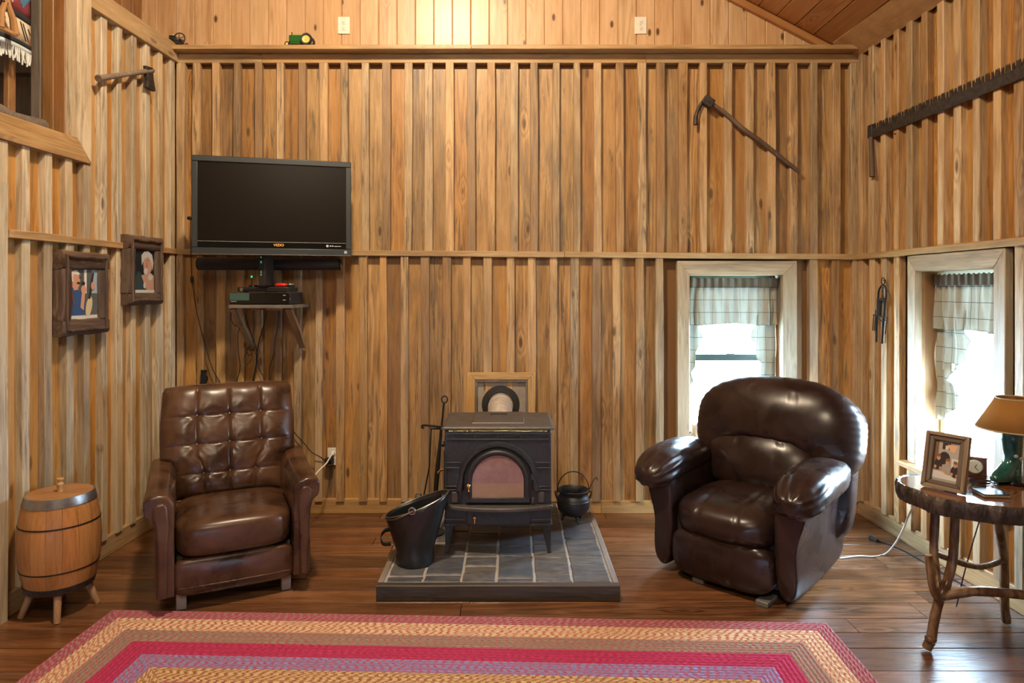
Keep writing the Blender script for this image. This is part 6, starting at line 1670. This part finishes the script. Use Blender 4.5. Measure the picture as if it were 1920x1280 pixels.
for i, (key, dx, zlo, zhi, dy) in enumerate((('violet', 0.004, 0.16, 0.9, 0.012), ('red', 0.016, 0.20, 0.9, 0.03), ('orange', 0.020, 0.10, 0.24, 0.03), ('cream', 0.022, -0.02, 0.10, 0.035), ('blue', 0.028, 0.22, 0.9, 0.045))):
    MB().grid(lambda a, b, dx=dx, zlo=zlo, zhi=zhi, dy=dy: (dx-0.05*a+0.004*math.sin(b*9), dy+0.006*math.sin(b*7+a), zlo+(zhi-zlo)*b), 4, 10).build('folded_edge', BWm[key], bla, smooth=180, solid=0.004)
su = left_u(left_pt(16, 40, -0.06).y)
stp_ = thing('wooden_stirrup', 'tan wooden stirrup hanging before the woven saddle blanket', 'stirrup', lw_(su, 2.735, -0.065), RZL)
sm_ = wood('stirrup_wood', [(0.20, 0.09, 0.03), (0.36, 0.18, 0.07), (0.46, 0.27, 0.12)], [(1, 1, 1)], rough=0.35, knots=0, stain=0.2)
MB().bx(-0.055, 0.05, -0.012, 0.012, -0.012, 0.008).build('tread', sm_, stp_, bevel=0.006)
MB().tube([(-0.045, 0, 0.0), (-0.040, 0, 0.07), (-0.02, 0, 0.12), (-0.012, 0, 0.15)], [0.018, 0.014, 0.012, 0.011], 8).build('side_bow', sm_, stp_)
MB().tube([(0.042, 0, 0.0), (0.03, 0, 0.07), (0.005, 0, 0.12), (-0.005, 0, 0.15)], [0.018, 0.015, 0.012, 0.011], 8).build('side_bow', sm_, stp_)
MB().tube([(-0.03, 0, 0.13), (0.02, 0, 0.13)], 0.009, 8).build('bolt', M['rust'], stp_)
MB().grid(lambda a, b: (-0.035+0.05*a-0.05*b, -0.004, 0.13+0.75*b), 3, 8).build('strap', plain('tan_leather_strap', (0.34, 0.22, 0.11), 0.6, var=0.2), stp_, smooth=180, solid=0.006)

# ------------------------------------------------------------------ braided rug
rg = thing('braided_rug', 'rectangular braided rug in red, tan, olive and violet bands', 'rug', (-0.270, 1.862, 0), R(-2.1))
RWd, RDp, NBD = 3.29, 2.30, 12
cols = [((0.33, 0.075, 0.10), (0.28, 0.22, 0.20), 0.32), ((0.58, 0.41, 0.25), (0.36, 0.085, 0.085), 0.42), ((0.26, 0.195, 0.145), (0.36, 0.10, 0.115), 0.38), ((0.40, 0.035, 0.10), (0.33, 0.028, 0.08), 0.5), ((0.24, 0.20, 0.38), (0.40, 0.07, 0.11), 0.42), ((0.52, 0.35, 0.17), (0.22, 0.06, 0.05), 0.45),
        ((0.33, 0.075, 0.10), (0.28, 0.22, 0.20), 0.32), ((0.26, 0.195, 0.145), (0.36, 0.10, 0.115), 0.38), ((0.40, 0.035, 0.10), (0.33, 0.028, 0.08), 0.5), ((0.58, 0.41, 0.25), (0.36, 0.085, 0.085), 0.42), ((0.24, 0.20, 0.38), (0.40, 0.07, 0.11), 0.42), ((0.33, 0.075, 0.10), (0.28, 0.22, 0.20), 0.32)]
offs = [0.0, 0.071, 0.172, 0.264, 0.361, 0.450, 0.545, 0.64, 0.735, 0.83, 0.925, 1.02, 1.10]
def braid(name, c0, c1, frac):
    t = NT(name)
    uv = t.new('ShaderNodeUVMap'); sp = t.new('ShaderNodeSeparateXYZ'); t.lk(uv.outputs[0], sp.inputs[0])
    u_, v_ = sp.outputs[0], sp.outputs[1]
    vf = t.math('FRACT', v_); row_ = t.math('FLOOR', v_)
    rj = t.noise(t.vmath('MULTIPLY', uv.outputs[0], (3.0, 1.0, 1.0)), 1.0, 2.0)
    ph = t.math('ADD', t.math('ADD', t.math('DIVIDE', u_, 0.034), t.math('MULTIPLY', t.math('ABSOLUTE', t.math('SUBTRACT', vf, 0.5)), 1.1)), t.math('ADD', t.math('FRACT', t.math('MULTIPLY', t.math('SINE', t.math('MULTIPLY', row_, 12.9898)), 43.758)), t.math('MULTIPLY', rj, 3.5)))
    fr = t.math('FRACT', ph)
    tri = t.math('MULTIPLY', t.math('ABSOLUTE', t.math('SUBTRACT', fr, 0.5)), 2.0)
    nz_ = t.noise(t.obj(), 180.0, 3.0)
    msk = t.maprange(t.math('ADD', tri, t.math('MULTIPLY', t.math('SUBTRACT', nz_, 0.5), 0.35)), 1-frac*1.15, 1-frac*0.85, 0.0, 1.0, True)
    col = t.mix(msk, c0, c1)
    col = t.mix(t.maprange(nz_, 0.3, 0.75, 0.0, 0.35), col, tuple(min(1, x*1.7+0.02) for x in c0))
    t.set(**{'Base Color': col, 'Roughness': 0.9, 'Specular IOR Level': 0.15})
    hgt = t.math('ADD', t.math('SINE', t.math('MULTIPLY', fr, 6.283)), t.math('MULTIPLY', nz_, 0.6))
    t.bump(hgt, 0.5, 0.004)
    return t.mat
for k in range(NBD):
    o0_, o1_ = offs[k], offs[k+1]
    rows_ = max(3, round((o1_-o0_)/0.019))
    prof_ = []
    for r_ in range(rows_):
        for j, hgt in enumerate((0.0055, 0.0095, 0.0115, 0.0095)):
            prof_.append((r_+j/4, hgt))
    prof_.append((rows_, 0.0055))
    if k == 0: prof_[0] = (0, 0.0)
    A_, B_ = RWd/2, RDp/2
    m = MB(); uvs = []
    cor = lambda o: [(-A_+o, B_-o), (A_-o, B_-o), (A_-o, -B_+o), (-A_+o, -B_+o)]
    for s_ in range(4):
        base = len(m.v); vs = []; fs = []
        for (r_, hgt) in prof_:
            o = o0_+(o1_-o0_)*r_/rows_
            p_, q_ = cor(o)[s_], cor(o)[(s_+1) % 4]
            vs += [(p_[0], p_[1], hgt), (q_[0], q_[1], hgt)]
        for i in range(len(prof_)-1):
            fs.append((2*i, 2*i+2, 2*i+3, 2*i+1))
        m.add(vs, fs)
        for i in range(len(prof_)-1):
            for (vi, ri) in ((2*i, i), (2*i+2, i+1), (2*i+3, i+1), (2*i+1, i)):
                P_ = vs[vi]
                al = P_[0] if s_ in (0, 2) else P_[1]
                uvs.append((al+s_*7.3, k*10+prof_[ri][0]-(1e-4 if ri == i+1 else -1e-4)))
    me = m.mesh('braid_band', 60)
    uvl = me.uv_layers.new(name='UVMap')
    for i, uv_ in enumerate(uvs): uvl.data[i].uv = uv_
    me.materials.append(braid('braid_%d' % k, *cols[k]))
    link('braid_band', me, rg)
# centre strip
A_, B_ = RWd/2-offs[-1], RDp/2-offs[-1]
MB().bx(-A_, A_, -B_, B_, 0.0, 0.010).build('centre_braid', plain('centre_braid', (0.27, 0.03, 0.045), 0.9, var=0.3, vscale=60), rg, smooth=None)
